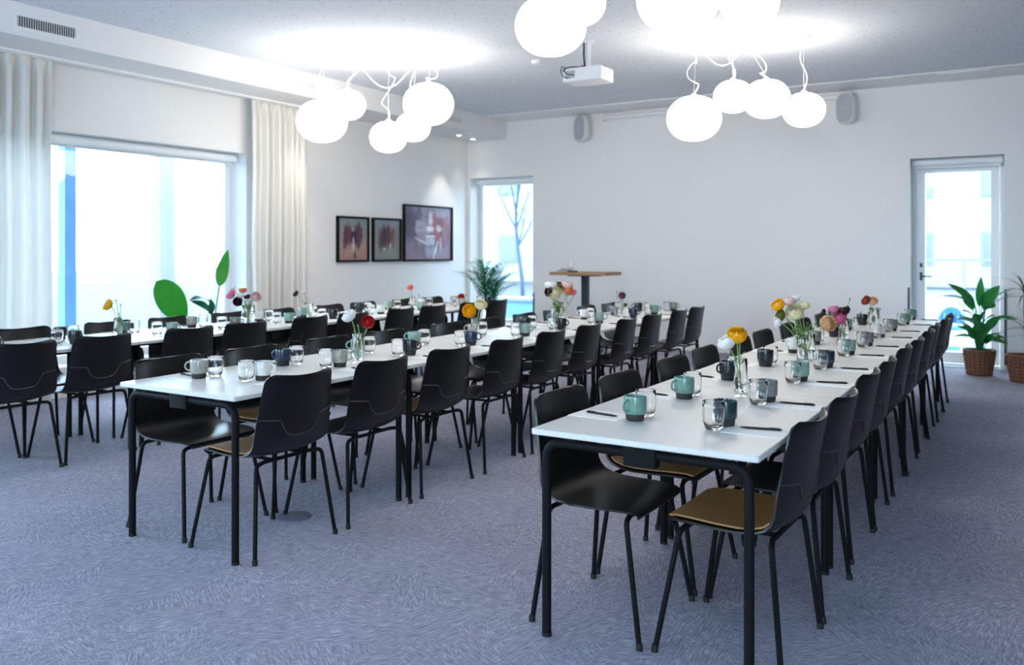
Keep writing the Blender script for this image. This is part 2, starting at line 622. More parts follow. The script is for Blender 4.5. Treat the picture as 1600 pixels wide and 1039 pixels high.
def blind(label, o, axis, d0=.10, r=.045):
    a0, a1, z1 = o[0] + .015, o[1] - .015, o[3]
    mid = (a0 + a1) / 2
    p = (XL - d0 - r, mid, z1 - .01) if axis == 'x' else (mid, YB + d0 + r, z1 - .01)
    t = thing('roller_blind', label, 'blind', p, PI / 2 if axis == 'x' else 0)
    L = (a1 - a0) / 2
    cs = [(0, r * math.cos(2 * PI * k / 16), -r + r * math.sin(2 * PI * k / 16)) for k in range(16)]
    G().loops([[(-L, c[1], c[2]) for c in cs], [(L, c[1], c[2]) for c in cs]]).build('roller', M['frame_white'], t)
    G().box(-L + .02, L - .02, r - .012, r - .009, -r - .055, -r).build('fabric', M['white'], t)
    G().tube([(-L + .02, r - .0105, -r - .06), (L - .02, r - .0105, -r - .06)], .009, 8).build('bottom_bar', M['frame_white'], t)
    return t


blind('white rolled-up blind at the top of the wide left window', W1, 'x', d0=.12)
blind('white rolled-up blind at the top of the narrow back window', B1, 'y', d0=.12, r=.035)
blind('white rolled-up blind above the glass door', D1, 'y', d0=.10, r=.04)


# curtains
def curtain(label, ya, yb, x, folds, amp, seed):
    rr = random.Random(seed)
    n = folds * 8
    ph = [rr.uniform(-.5, .5) for _ in range(folds + 2)]
    rows = []
    zs = (3.045, 2.98, 2.90, 2.3, 1.5, .8, .02)
    for k, z in enumerate(zs):
        row = []
        a = amp * (0.45 if k < 1 else .6 if k < 2 else 1.0)
        for j in range(n + 1):
            u = j / n
            q = u * folds
            p = ph[int(q)] * (1 - q % 1) + ph[int(q) + 1] * (q % 1)
            sway = .012 * math.sin(3 * z + 5 * u)
            row.append((x + a * math.sin(2 * PI * q + p) + a * .3 * math.sin(4 * PI * q + 2 * p) + sway * (k > 2), ya + (yb - ya) * u + .012 * math.sin(2 * PI * q * .5 + p), z))
        rows.append(row)
    t = thing('curtain', label, 'curtain', (x, (ya + yb) / 2, 0), 0, 'sheer curtains beside the wide window')
    g = G().grid(rows)
    g.v = [(a - x, b - (ya + yb) / 2, c) for a, b, c in g.v]
    g.build('curtain_fabric', M['curtain'], t, 180)
    hd = G().box(-.012, .012, ya - (ya + yb) / 2, yb - (ya + yb) / 2, 3.046, 3.06)
    hd.build('heading_tape', M['curtain'], t)
    return t


curtain('long sheer white curtain at the left edge of the wide window', 2.55, 4.39, -7.47, 14, .046, 3)
curtain('long sheer white curtain between the wide window and the pictures', 6.72, 7.58, -7.5, 9, .04, 5)
tag(G().box(-7.52, -7.44, YF, 8.0, 3.062, ZB).build('curtain_track', M['white']), 'white curtain track under the boxed duct', 'track')


# vents in the boxed duct
def vent(label, ya, yb, za, zb, dark):
    t = thing('air_vent', label, 'vent', (XB, (ya + yb) / 2, (za + zb) / 2), 0, 'air vents in the boxed duct')
    L, H = (yb - ya) / 2, (zb - za) / 2
    G().box(0, .004, -L - .03, L + .03, -H - .03, -H).box(0, .004, -L - .03, L + .03, H, H + .03).box(0, .004, -L - .03, -L, -H, H).box(0, .004, L, L + .03, -H, H).build('vent_frame', M['white'], t)
    G().box(.0005, .001, -L, L, -H, H).build('backing', M['slot'] if dark else M['grille'], t)
    g = G()
    n = 25 if dark else 30
    for k in range(n):
        y = -L + (k + .5) * 2 * L / n
        wd = .0052 if dark else .006
        g.box(.001, .004, y - wd / 2, y + wd / 2, -H, H)
    tag(g.build('vent_slats', M['white'], t), 'thin white upright slats', kind='stuff')
    return t


vent('air vent with dark slots in the duct, nearest the camera', 3.80, 4.29, 3.16, 3.245, True)
vent('pale air vent in the duct above the right-hand curtain', 6.64, 7.14, 3.16, 3.245, False)
vent('pale air vent at the far end of the duct above the pictures', 9.55, 10.06, 3.16, 3.245, False)


# recessed downlights
def downlight(label, x, y, power, blend=.55, size=1.15):
    t = thing('recessed_downlight', label, 'lamp', (x, y, ZB), 0, 'downlights under the duct')
    G().lathe([(.048, 0), (.048, -.006), (.036, -.006), (.036, 0)], 20, cap0=False, cap1=False).build('trim_ring', M['white'], t)
    G().lathe([(.036, -.002), (.0, -.0035)], 20, cap0=False, cap1=False).build('lens', M['lamp_spot'], t)
    l = bpy.data.lights.new('spot', 'SPOT')
    l.energy = power
    l.color = (1.0, .90, .80)
    l.spot_size = size
    l.spot_blend = blend
    l.shadow_soft_size = .03
    o = bpy.data.objects.new('spot_lamp', l)
    C.objects.link(o)
    o.parent = t
    o.location = (0, 0, -.02)
    return t


downlight('recessed downlight under the duct above the largest picture', -7.33, 10.55, 22)
downlight('recessed downlight under the duct above the right-hand curtain', -7.2, 7.35, 22)
downlight('lit recessed downlight under the far end of the duct', -7.40, 11.03, 5)

tag(G().lathe([(.055, 0), (.055, -.012), (.048, -.03), (.03, -.04)], 24).move(Matrix.Translation((-4.46, 7.84, ZC))).build('smoke_detector', M['plastic_white']),
    'small round white smoke detector on the ceiling left of the projector', 'detector')
tag(G().lathe([(.085, 0), (.085, .004), (.079, .006)], 28).move(Matrix.Translation((-3.23, 3.17, 0))).build('floor_box', M['floor_box']),
    'round flush floor box lid in the carpet under the middle row', 'floor box')


# ---------------------------------------------------------------- pendant lamps
def pendant(label, p, rad, can, cord_kind, seed, group):
    rr = random.Random(seed)
    t = thing('globe_pendant', label, 'lamp', (can[0], can[1], ZC), 0, group)
    G().lathe([(.058, 0), (.058, -.012), (.045, -.024), (.008, -.03)], 24).build('canopy', M['cord'], t)
    off = Vector((p[0] - can[0], p[1] - can[1], p[2] - ZC))
    hgt = rad * .83
    prof = []
    for k in range(17):
        a = -PI / 2 + PI * k / 16
        prof.append((max(rad * math.cos(a) ** .86, .012) if abs(math.cos(a)) > .01 else .012, hgt * math.sin(a)))
    sh = G().lathe(prof, 32).move(Matrix.Translation(off)).build('globe_shade', M['opal'], t)
    top = off + Vector((0, 0, hgt))
    G().lathe([(.03, -.012), (.03, .012), (.012, .03), (.006, .032)], 16).move(Matrix.Translation(top)).build('cap', M['cord'], t)
    G().tube([(0, 0, -.02), top + Vector((0, 0, .03))], .0018, 5).build('steel_wire', M['cord'], t)
    pts = [Vector((0.01, 0, -.025))]
    L = (-.03 - top.z)
    a0 = rr.uniform(0, 6)
    if cord_kind == 'loop':
        for k in range(1, 22):
            s = k / 22
            w = .075 * math.sin(PI * s) ** .7 if s > .35 else .012
            aa = a0 + s * 9
            pts.append(Vector((off.x * s + w * math.cos(aa), off.y * s + w * math.sin(aa), -.03 - L * s - (.03 * math.sin(s * 12) if s > .4 else 0))))
    else:
        for k in range(1, 14):
            s = k / 14
            pts.append(Vector((off.x * s + .035 * math.sin(s * 6.5 + a0) * math.sin(PI * s), off.y * s + .035 * math.cos(s * 5 + a0) * math.sin(PI * s), -.03 - L * s)))
    pts.append(top + Vector((.004, 0, .03)))
    G().tube(pts, .0045, 6).build('cord', M['cord'], t)
    return t


LA = 'globe pendants above the left and middle rows'
LB = 'globe pendants near the back wall'
LC = 'globe pendants at the top of the picture'
pendant('large globe pendant, leftmost of the left cluster', (-6.01, 6.28, 2.64), .25, (-5.99, 6.30), 'wave', 1, LA)
pendant('small globe pendant behind the leftmost globe of the left cluster', (-6.07, 6.72, 2.87), .185, (-6.0, 6.80), 'wave', 2, LA)
pendant('large globe pendant, highest and rightmost of the left cluster', (-5.12, 6.84, 2.81), .25, (-5.18, 7.0), 'loop', 3, LA)
pendant('small globe pendant tucked under the highest globe of the left cluster', (-5.49, 7.07, 2.64), .18, (-5.48, 7.1), 'wave', 4, LA)
pendant('small globe pendant hanging lowest in the left cluster', (-5.39, 6.55, 2.47), .182, (-5.48, 6.66), 'loop', 5, LA)
pendant('large globe pendant, leftmost and lowest of the cluster near the back wall', (-2.71, 7.73, 2.59), .25, (-2.72, 7.82), 'loop', 6, LB)
pendant('small globe pendant, second from the left near the back wall', (-2.46, 8.12, 2.83), .185, (-2.37, 7.80), 'wave', 7, LB)
pendant('medium globe pendant, third from the left near the back wall', (-2.15, 8.13, 2.78), .215, (-2.34, 8.16), 'loop', 8, LB)
pendant('small globe pendant, rightmost of the cluster near the back wall', (-1.84, 8.27, 2.67), .19, (-1.84, 8.25), 'wave', 9, LB)
pendant('globe pendant hanging in front of the projector, left of the pair', (-2.5, 4.57, 2.72), .217, (-2.42, 4.62), 'loop', 10, LC)
pendant('globe pendant cut by the top edge, just right of the projector-side globe', (-2.49, 4.93, 2.94), .17, (-2.40, 4.90), 'wave', 11, LC)
pendant('largest globe pendant at the top edge, above the back-wall cluster', (-1.70, 4.59, 2.77), .232, (-1.78, 4.62), 'loop', 12, LC)
pendant('globe pendant at the top edge, rightmost of all', (-1.42, 5.0, 2.80), .17, (-1.45, 4.95), 'wave', 13, LC)
# swag cables between canopies
for (a, b, dz, nm) in (((-6.0, 6.80), (-5.48, 7.1), .28, 'left cluster'), ((-2.72, 7.82), (-2.34, 8.16), .22, 'cluster near the back wall')):
    pts = [(a[0] + (b[0] - a[0]) * k / 12, a[1] + (b[1] - a[1]) * k / 12, ZC - .02 - dz * math.sin(PI * k / 12)) for k in range(13)]
    tag(G().tube(pts, .005, 6).build('swag_cable', M['cord']), 'white cable sagging between the ceiling roses of the ' + nm, 'cable')

# ---------------------------------------------------------------- projector
pr = thing('ceiling_projector', 'white box projector hung from the ceiling in front of the back wall', 'projector', (-3.62, 7.36, 2.955), 0)
G().rprism(.40, .29, 0, .125, .02, .006).build('body', M['plastic_white'], pr)
g = G()
for k in range(9):
    g.box(.2005, .203, -.11 + k * .025, -.10 + k * .025, .025, .10)
tag(g.build('vent_slats', M['white'], pr), 'fine vent ribs on the end', kind='stuff')
G().box(-.10, .0, -.149, -.145, .03, .10).build('connector_panel', M['grille'], pr).location = (-.07, .0, 0)
G().lathe([(.024, .125), (.024, ZC - 2.955)], 16).build('mount_pole', M['plastic_white'], pr)
G().lathe([(.06, ZC - 2.955 - .02), (.06, ZC - 2.955)], 20).build('ceiling_plate', M['plastic_white'], pr)
G().box(-.18, .18, -.012, .012, .126, .14).box(-.012, .012, -.13, .13, .126, .14).build('bracket', M['black_metal'], pr)
g = G().tube([(-.03, -.03, ZC - 2.955), (-.032, -.03, .25), (-.02, -.03, .14)], .009, 6)
g.tube(bez((-.02, -.05, .135), (-.1, -.09, .15), (-.17, -.15, .15), (-.19, -.15, .10)), .006, 6)
g.tube(bez((-.19, -.15, .15), (-.22, -.19, .12), (-.19, -.18, .02), (-.12, -.16, .03)), .005, 6)
g.tube(bez((-.17, -.15, .14), (-.18, -.18, .08), (-.13, -.19, .05), (-.08, -.15, .06)), .005, 6)
g.build('cables', M['black_cable'], pr)

# projection screen case at the top of the back wall
t = thing('screen_case', 'slim white projection screen case along the top of the back wall', 'screen', (-3.68, YB, ZC - .085))
G().tube([(-1.58, -.045, 0), (1.58, -.045, 0)], .032, 14).build('case', M['white'], t)
for s in (-1.2, 0, 1.2):
    G().box(s - .02, s + .02, -.05, 0, .02, .05).build('bracket', M['white'], t)
for s in (-1, 1):
    G().box(s * 1.60 - .02, s * 1.60 + .02, -.085, 0, -.04, .04).build('end_cap', M['white'], t)


# loudspeakers
def speaker(label, u, z, yaw):
    t = thing('wall_speaker', label, 'speaker', (u, YB, z), 0, 'oval loudspeakers on the back wall')
    def oval(s, y, dx=0):
        return [(dx + .115 * s * math.copysign(abs(math.cos(a)) ** .62, math.cos(a)), y, .19 * s * math.copysign(abs(math.sin(a)) ** .62, math.sin(a))) for a in [2 * PI * k / 36 for k in range(36)]]
    mt = Matrix.Translation((0, -.05, 0)) @ Matrix.Rotation(yaw, 4, 'Z')
    rings = [oval(.72, 0), oval(.9, -.02), oval(1, -.06), oval(1, -.115), oval(.96, -.13), oval(.92, -.132)]
    G().loops(rings).move(mt).build('cabinet', M['plastic_white'], t)
    G().loops([oval(.92, -.1325), oval(.90, -.139), oval(.6, -.146), oval(.2, -.149)]).move(mt).build('grille', M['grille'], t)
    G().box(-.022, .022, -.1525, -.149, -.012, .0).move(mt).build('badge', M['steel'], t)
    G().box(-.03, .03, -.07, 0, -.05, .05).build('wall_bracket', M['plastic_white'], t)
    return t


speaker('oval grey loudspeaker left of the screen case on the back wall', -5.56, 3.125, -.35)
speaker('oval grey loudspeaker right of the screen case on the back wall', -1.95, 3.105, -.35)
g = G().rprism(.085, .085, 0, .009, .01, .002).box(-.026, .026, -.03, .03, .009, .013)
g.move(Matrix.Translation((-1.5, YB, 1.075)) @ Matrix.Rotation(PI / 2, 4, 'X'))
tag(g.build('light_switch', M['plastic_white']), 'small white light switch on the back wall left of the door', 'switch')

# ---------------------------------------------------------------- pictures
def painting(wd, ht, bgf, strokes, n=64):
    us = (np.arange(n + 1) / n)
    U, V = np.meshgrid(us, us)
    rs = np.random.RandomState(len(strokes) * 3 + 1)
    col = bgf(U, V)
    for (cx, cy, sx, sy, ang, c, a) in strokes:
        ca, sa = math.cos(ang), math.sin(ang)
        du, dv = U - cx, V - cy
        p = (du * ca + dv * sa) / sx
        q = (-du * sa + dv * ca) / sy
        wob = .15 * np.sin(U * 41 + cx * 50) + .15 * np.sin(V * 37 + cy * 40)
        k = np.clip(1.35 - np.maximum(np.abs(p), np.abs(q)) - .35 * p * p * q * q + wob, 0, 1) ** .7 * a
        k = np.clip(k, 0, 1)[..., None]
        col = col * (1 - k) + np.array(c) * k
    col *= (1 + .10 * (rs.rand(n + 1, n + 1, 1) - .5))
    g = G().grid([[(0, (u - .5) * wd, (v - .5) * ht) for u in us] for v in us])
    return g, np.clip(col, 0, 1).reshape(-1, 3)


pm = mat('oil_on_canvas', (.5, .5, .5), .55)
ca = nn(pm, 'ShaderNodeVertexColor')
ca.layer_name = 'paint'
lk(pm, ca.outputs['Color'], pm.node_tree.nodes['Principled BSDF'].inputs['Base Color'])


def picture(label, yc, zc, wd, ht, bgf, strokes):
    t = thing('framed_picture', label, 'picture', (XL, yc, zc), 0, 'pictures on the left wall')
    b, d = .022, .045
    g = G().box(0, d, -wd / 2, -wd / 2 + b, -ht / 2, ht / 2).box(0, d, wd / 2 - b, wd / 2, -ht / 2, ht / 2)
    g.box(0, d, -wd / 2 + b, wd / 2 - b, -ht / 2, -ht / 2 + b).box(0, d, -wd / 2 + b, wd / 2 - b, ht / 2 - b, ht / 2)
    g.build('picture_frame', M['black_metal'], t)
    g, col = painting(wd - 2 * b - .012, ht - 2 * b - .012, bgf, strokes)
    me = g.mesh('canvas', pm)
    at = me.color_attributes.new('paint', 'FLOAT_COLOR', 'POINT')
    at.data.foreach_set('color', np.concatenate([col, np.ones((len(col), 1))], 1).astype(np.float32).ravel())
    o = link('canvas', me, t)
    o.location = (.022, 0, 0)
    G().box(.002, .02, -wd / 2 + b, wd / 2 - b, -ht / 2 + b, ht / 2 - b).build('backing_board', M['slot'], t)
    return t


def mixbg(stops):
    def f(U, V):
        out = np.zeros(U.shape + (3,))
        zs = [s[0] for s in stops]
        for c in range(3):
            out[..., c] = np.interp(V + .04 * np.sin(U * 9), zs, [s[1][c] for s in stops])
        return out
    return f


rp_ = random.Random(11)
def cluster(cx, cy, w_, h_, cols, n, sx, sy, a=.8):
    return [(cx + rp_.uniform(-w_, w_), cy + rp_.uniform(-h_, h_), 1.5 * sx * rp_.uniform(.5, 1.3), 1.5 * sy * rp_.uniform(.5, 1.4), rp_.uniform(-.12, .12), rp_.choice(cols), min(1, 1.25 * a * rp_.uniform(.7, 1))) for _ in range(n)]


DK, MAR, PUR = (.035, .02, .045), (.16, .03, .04), (.10, .06, .14)
picture('leftmost framed picture, small, dark shapes over a pinkish ground', 8.57, 1.51, .61, .60,
        mixbg([(0, (.36, .20, .15)), (.35, (.40, .26, .22)), (.6, (.26, .25, .24)), (1, (.20, .26, .27))]),
        cluster(.5, .55, .30, .06, [(.35, .14, .12), (.30, .18, .17)], 8, .06, .12, .6) + cluster(.48, .58, .27, .09, [DK, MAR, PUR], 24, .055, .13) +
        [(.5, .74, .05, .05, 0, (.55, .6, .6), .5), (.52, .36, .025, .17, .05, (.72, .68, .66), .9), (.56, .11, .05, .09, 0, (.05, .04, .05), .9), (.45, .28, .04, .10, .1, (.5, .36, .32), .5)])
picture('middle framed picture, small, dark red shapes over grey green', 9.262, 1.51, .61, .60,
        mixbg([(0, (.22, .24, .21)), (.4, (.24, .26, .23)), (.65, (.22, .24, .25)), (1, (.22, .27, .31))]),
        cluster(.5, .5, .30, .10, [(.18, .08, .07), MAR, (.22, .14, .13)], 18, .055, .12) + cluster(.5, .55, .24, .12, [DK, MAR], 14, .035, .13) +
        [(.40, .26, .05, .04, 0, (.62, .6, .5), .7), (.62, .34, .035, .10, .1, (.5, .47, .42), .7), (.38, .74, .02, .10, 0, DK, .7), (.78, .68, .03, .10, 0, (.12, .13, .10), .6)])
picture('largest framed picture, right of the three, pale tower among purple and red', 10.225, 1.615, 1.19, .82,
        mixbg([(0, (.22, .15, .20)), (.4, (.20, .16, .22)), (.7, (.27, .24, .33)), (1, (.34, .31, .40))]),
        cluster(.3, .55, .24, .26, [(.08, .06, .10), (.14, .10, .16), (.26, .20, .26)], 22, .08, .14, .7) + cluster(.72, .56, .14, .16, [MAR, (.26, .05, .06), DK], 16, .05, .12) +
        cluster(.88, .6, .08, .14, [(.28, .10, .12), (.2, .08, .13)], 6, .04, .14, .6) +
        [(.31, .62, .10, .10, 0, (.40, .37, .43), .9), (.33, .62, .055, .05, 0, (.22, .19, .26), .8), (.54, .78, .04, .14, 0, (.66, .64, .70), .85), (.53, .58, .065, .06, 0, (.72, .70, .74), .95),
         (.54, .36, .085, .09, 0, (.46, .43, .50), .9), (.53, .44, .09, .015, 0, (.75, .73, .76), .9), (.53, .15, .10, .08, .0, (.30, .30, .38), .8), (.36, .34, .16, .014, -.45, (.66, .63, .68), .8),
         (.66, .20, .02, .16, -.3, (.70, .67, .72), .8), (.76, .28, .02, .13, 0, (.55, .45, .50), .7), (.73, .60, .05, .07, .2, (.74, .68, .70), .6), (.30, .85, .07, .10, .1, (.11, .09, .14), .8)])


# ================================================================ tables
TW, TL, TH = .80, 1.2087, .735
ROWS = {'R': (-1.515, 2.62, 'right'), 'M': (-3.71, 2.51, 'middle'), 'L': (-6.045, 2.50, 'left')}


def make_table():
    t = thing('conference_table', '', 'table')
    L = TL - .003
    G().rprism(TW, L, TH - .021, TH, .012, .003).build('tabletop', M['top'], t)
    for s in (-1, 1):
        y = s * (L / 2 - .042)
        a = TW / 2 - .042
        pts = arc_path([(-a, y, .006), (-a, y, .686), (a, y, .686), (a, y, .006)], .062, 7)
        f = G().tube(pts, .0165, 12).build('leg_frame', M['black_metal'], t)
        for q in (-a, a):
            G().lathe([(.0175, 0), (.0175, .012)], 12, (q, y, 0)).build('leg_glide', M['rubber'], f)
        G().rprism(.115, .05, .645, .7125, .006, .003, (0, y - s * .002)).build('bracket', M['black_metal'], t)
        for q in (-.26, .26):
            G().box(q - .02, q + .02, y - .012, y + .012, .70, .7135).build('spacer', M['black_metal'], t)
    G().box(-.03, .03, -L / 2 + .07, L / 2 - .07, .655, .7125).build('beam', M['black_metal'], t)
    return t


proto_table = make_table()
first = True
for rk, (x, y, rn) in ROWS.items():
    for k in range(5):
        o = proto_table if first else dup(proto_table)
        first = False
        o.location = (x + TW / 2, y + TL * (k + .5), 0)
        tag(o, 'light grey topped table with black tube legs, %s from the front in the %s row' % (ORD[k], rn), 'table', 'tables of the three rows')


# ================================================================ chairs
#        y      z     half   wrap
PROF = [(.176, .416, .175, .000), (.188, .430, .190, .000), (.184, .442, .200, .002), (.155, .448, .212, .004), (.09, .446, .224, .008), (.02, .440, .230, .012),
        (-.06, .436, .233, .016), (-.12, .438, .234, .021), (-.165, .449, .234, .027), (-.198, .470, .233, .034), (-.218, .500, .231, .040), (-.229, .540, .228, .045),
        (-.236, .585, .224, .047), (-.243, .635, .219, .045), (-.253, .685, .213, .047), (-.262, .73, .209, .049), (-.270, .768, .205, .050), (-.2745, .790, .197, .048), (-.276, .799, .184, .044), (-.2765, .804, .158, .038)]


def shell_pt(v, u, off=0.0):
    """v 0..len-1 along the profile, u -1..1 across; off = distance behind/below the shell"""
    i = min(int(v), len(PROF) - 2)
    t = v - i
    a, b = PROF[i], PROF[i + 1]
    y, z, hw, wr = [a[k] * (1 - t) + b[k] * t for k in range(4)]
    j0, j1 = max(i - 1, 0), min(i + 2, len(PROF) - 1)
    dy, dz = PROF[j1][0] - PROF[j0][0], PROF[j1][1] - PROF[j0][1]
    l = math.hypot(dy, dz)
    ny, nz = dz / l, -dy / l          # toward the sitter
    k = wr * abs(u) ** 2.3 - off
    return (u * hw, y + ny * k, z + nz * k)


def make_chair(pad):
    t = thing('shell_chair', '', 'chair')
    us = [-1, -.93, -.8, -.6, -.4, -.2, 0, .2, .4, .6, .8, .93, 1]
    vs = list(range(len(PROF)))
    G().grid([[shell_pt(v, u) for u in us] for v in vs], -.0075).build('shell', M['shell'], t, 50)
    if pad:
        us2 = [x * .925 for x in us]
        G().grid([[shell_pt(v, u, -.0065) for u in us2] for v in (2, 2.4, 3, 4, 5, 6, 7, 8, 8.6)], .006).build('seat_pad', M['tan'], t, 50)
    # moulded edge across the back
    ln = [(-.99, 12.55), (-.8, 12.5), (-.56, 12.45), (-.50, 12.2), (-.44, 11.6), (-.34, 11.05), (-.2, 10.8), (0, 10.75), (.2, 10.8), (.34, 11.05), (.44, 11.6), (.50, 12.2), (.56, 12.45), (.8, 12.5), (.99, 12.55)]
    G().tube([shell_pt(v, u, .0085) for u, v in ln], .003, 5).build('moulded_seam', M['seam'], t)
    fr = G()
    for y in (.13, -.155):
        fr.tube([(-.15, y, .417), (.15, y, .417)], .0095, 8)
    fr.tube([(-.09, .14, .417), (-.09, -.16, .417)], .008, 6).tube([(.09, .14, .417), (.09, -.16, .417)], .008, 6)
    fr.build('seat_frame', M['black_metal'], t)
    for sx in (-1, 1):
        for sy, y0, fy in ((1, .13, .213), (-1, -.155, -.213)):
            pts = arc_path([(sx * .14, y0, .417), (sx * .200, y0 + sy * .012, .413), (sx * .247, fy, .004)], .032, 5)
            l = G().tube(pts, .0098, 8).build('leg', M['black_metal'], t)
            G().lathe([(.0125, 0), (.0125, .018), (.010, .024)], 8, (sx * .247, fy, 0)).build('glide', M['rubber'], l)
    return t


CH = {'R': ((-1.357, [2.98, 3.52, 4.20, 4.80, 5.42, 6.02, 6.62, 7.20, 7.80, 8.40]), (-.882, [2.99, 3.53, 4.24, 4.88, 5.48, 6.05, 6.70, 7.30, 7.92, 8.41])),
      'M': ((-3.585, [2.87, 3.40, 4.05, 4.65, 5.35, 5.95, 6.50, 7.10, 7.75, 8.20]), (-3.082, [2.84, 3.39, 4.00, 4.55, 5.23, 5.82, 6.50, 7.10, 7.78, 8.31])),
      'L': ((-5.905, [2.90, 3.50, 4.07, 4.65, 5.26, 5.90, 6.52, 7.10, 7.75, 8.38]), (-5.432, [2.92, 3.45, 4.09, 4.65, 5.32, 5.79, 6.57, 7.14, 7.70, 8.38]))}
TAN = {('R', 0, 1), ('R', 1, 0), ('M', 0, 1), ('M', 1, 0), ('M', 1, 2)}
for rk in CH:                       # keep every seat clear of the table legs
    ty = ROWS[rk][1]
    for side in (0, 1):
        ys = CH[rk][side][1]
        for k in range(10):
            b = ty + TL * (k // 2)
            lo, hi = ((.297, .388), (.908, .912))[k % 2]
            ys[k] = min(max(ys[k], b + lo), b + hi)
proto = {}
for rk in 'RML':
    rn = ROWS[rk][2]
    for side in (0, 1):
        x, ys = CH[rk][side]
        for k, y in enumerate(ys):
            pad = (rk, side, k) in TAN
            if pad not in proto:
                proto[pad] = make_chair(pad)
                o = proto[pad]
            else:
                o = dup(proto[pad])
            o.location = (x + R.uniform(-.012, .012) * (k > 0), y, 0)
            o.rotation_euler = (0, 0, (-PI / 2 if side == 0 else PI / 2) + R.uniform(-.03, .03))
            tag(o, 'black shell chair%s, %s from front, %s side of %s row' % (' with tan seat' if pad else '', ORD[k], ('left', 'right')[side], rn), 'chair', 'shell chairs along the tables')


# ================================================================ place settings
def make_mug(m):
    t = thing('coffee_mug', '', 'mug')
    pr = [(.0335, .0235), (.0385, .0255), (.0415, .031), (.0425, .045), (.0425, .085), (.0415, .0905), (.0395, .0905), (.0385, .086), (.0385, .034), (.031, .028), (.004, .0275)]
    G().lathe(pr, 24).build('mug_body', m, t)
    G().lathe([(.0305, 0), (.0325, .002), (.0345, .012), (.0355, .0235)], 24).build('mug_foot', M['foot'], t)
    pts = bez((.0405, 0, .079), (.078, 0, .086), (.078, 0, .030), (.0405, 0, .040), 10)
    G().tube(pts, .0048, 8).build('handle', m, t)
    return t


def make_glass():
    t = thing('glass_tumbler', '', 'glass')
    pr = [(.024, 0), (.027, .001), (.0315, .010), (.0365, .028), (.0392, .052), (.0392, .078), (.0378, .0985), (.0370, .0995), (.0362, .0985), (.0372, .078), (.0372, .052), (.0345, .030), (.0290, .016), (.018, .0115), (.003, .011)]
    G().lathe(pr, 28).build('tumbler', M['glass'], t, 60)
    return t


MC = {('R', 0): ['sage green', 'sage green', 'black', 'black', 'cream', 'grey', 'black', 'sage green', 'black', 'grey'],
      ('R', 1): ['dark teal', 'grey', 'pale green', 'navy', 'pale green', 'grey', 'cream', 'grey', 'sage green', 'sage green'],
      ('M', 0): ['beige', 'navy', 'pale green', 'pale green', 'beige', 'black', 'pale green', 'cream', 'grey', 'black'],
      ('M', 1): ['cream', 'beige', 'black', 'navy', 'pale green', 'black', 'pale green', 'navy', 'sage green', 'grey'],
      ('L', 0): ['black', 'black', 'sage green', 'beige', 'cream', 'pale green', 'black', 'pale green', 'cream', 'beige'],
      ('L', 1): ['black', 'black', 'pale green', 'grey', 'pale green', 'black', 'cream', 'pale green', 'beige', 'black']}
MY = {('R', 0): [2.951, 3.492, 4.108, 4.70, 5.40, 5.96, 6.57, 7.15, 7.74, 8.40], ('R', 1): [3.031, 3.601, 4.262, 4.82, 5.49, 6.05, 6.72, 7.27, 7.96, 8.57],
      ('M', 0): [2.797, 3.34, 3.946, 4.51, 5.21, 5.95, 6.45, 7.02, 7.64, 8.23], ('M', 1): [2.921, 3.471, 4.081, 4.718, 5.426, 6.02, 6.712, 7.40, 7.92, 8.47],
      ('L', 0): [2.90, 3.49, 3.98, 4.606, 5.315, 5.86, 6.62, 7.08, 7.66, 8.30], ('L', 1): [2.85, 3.39, 4.147, 4.74, 5.313, 5.861, 6.55, 7.176, 7.95, 8.45]}
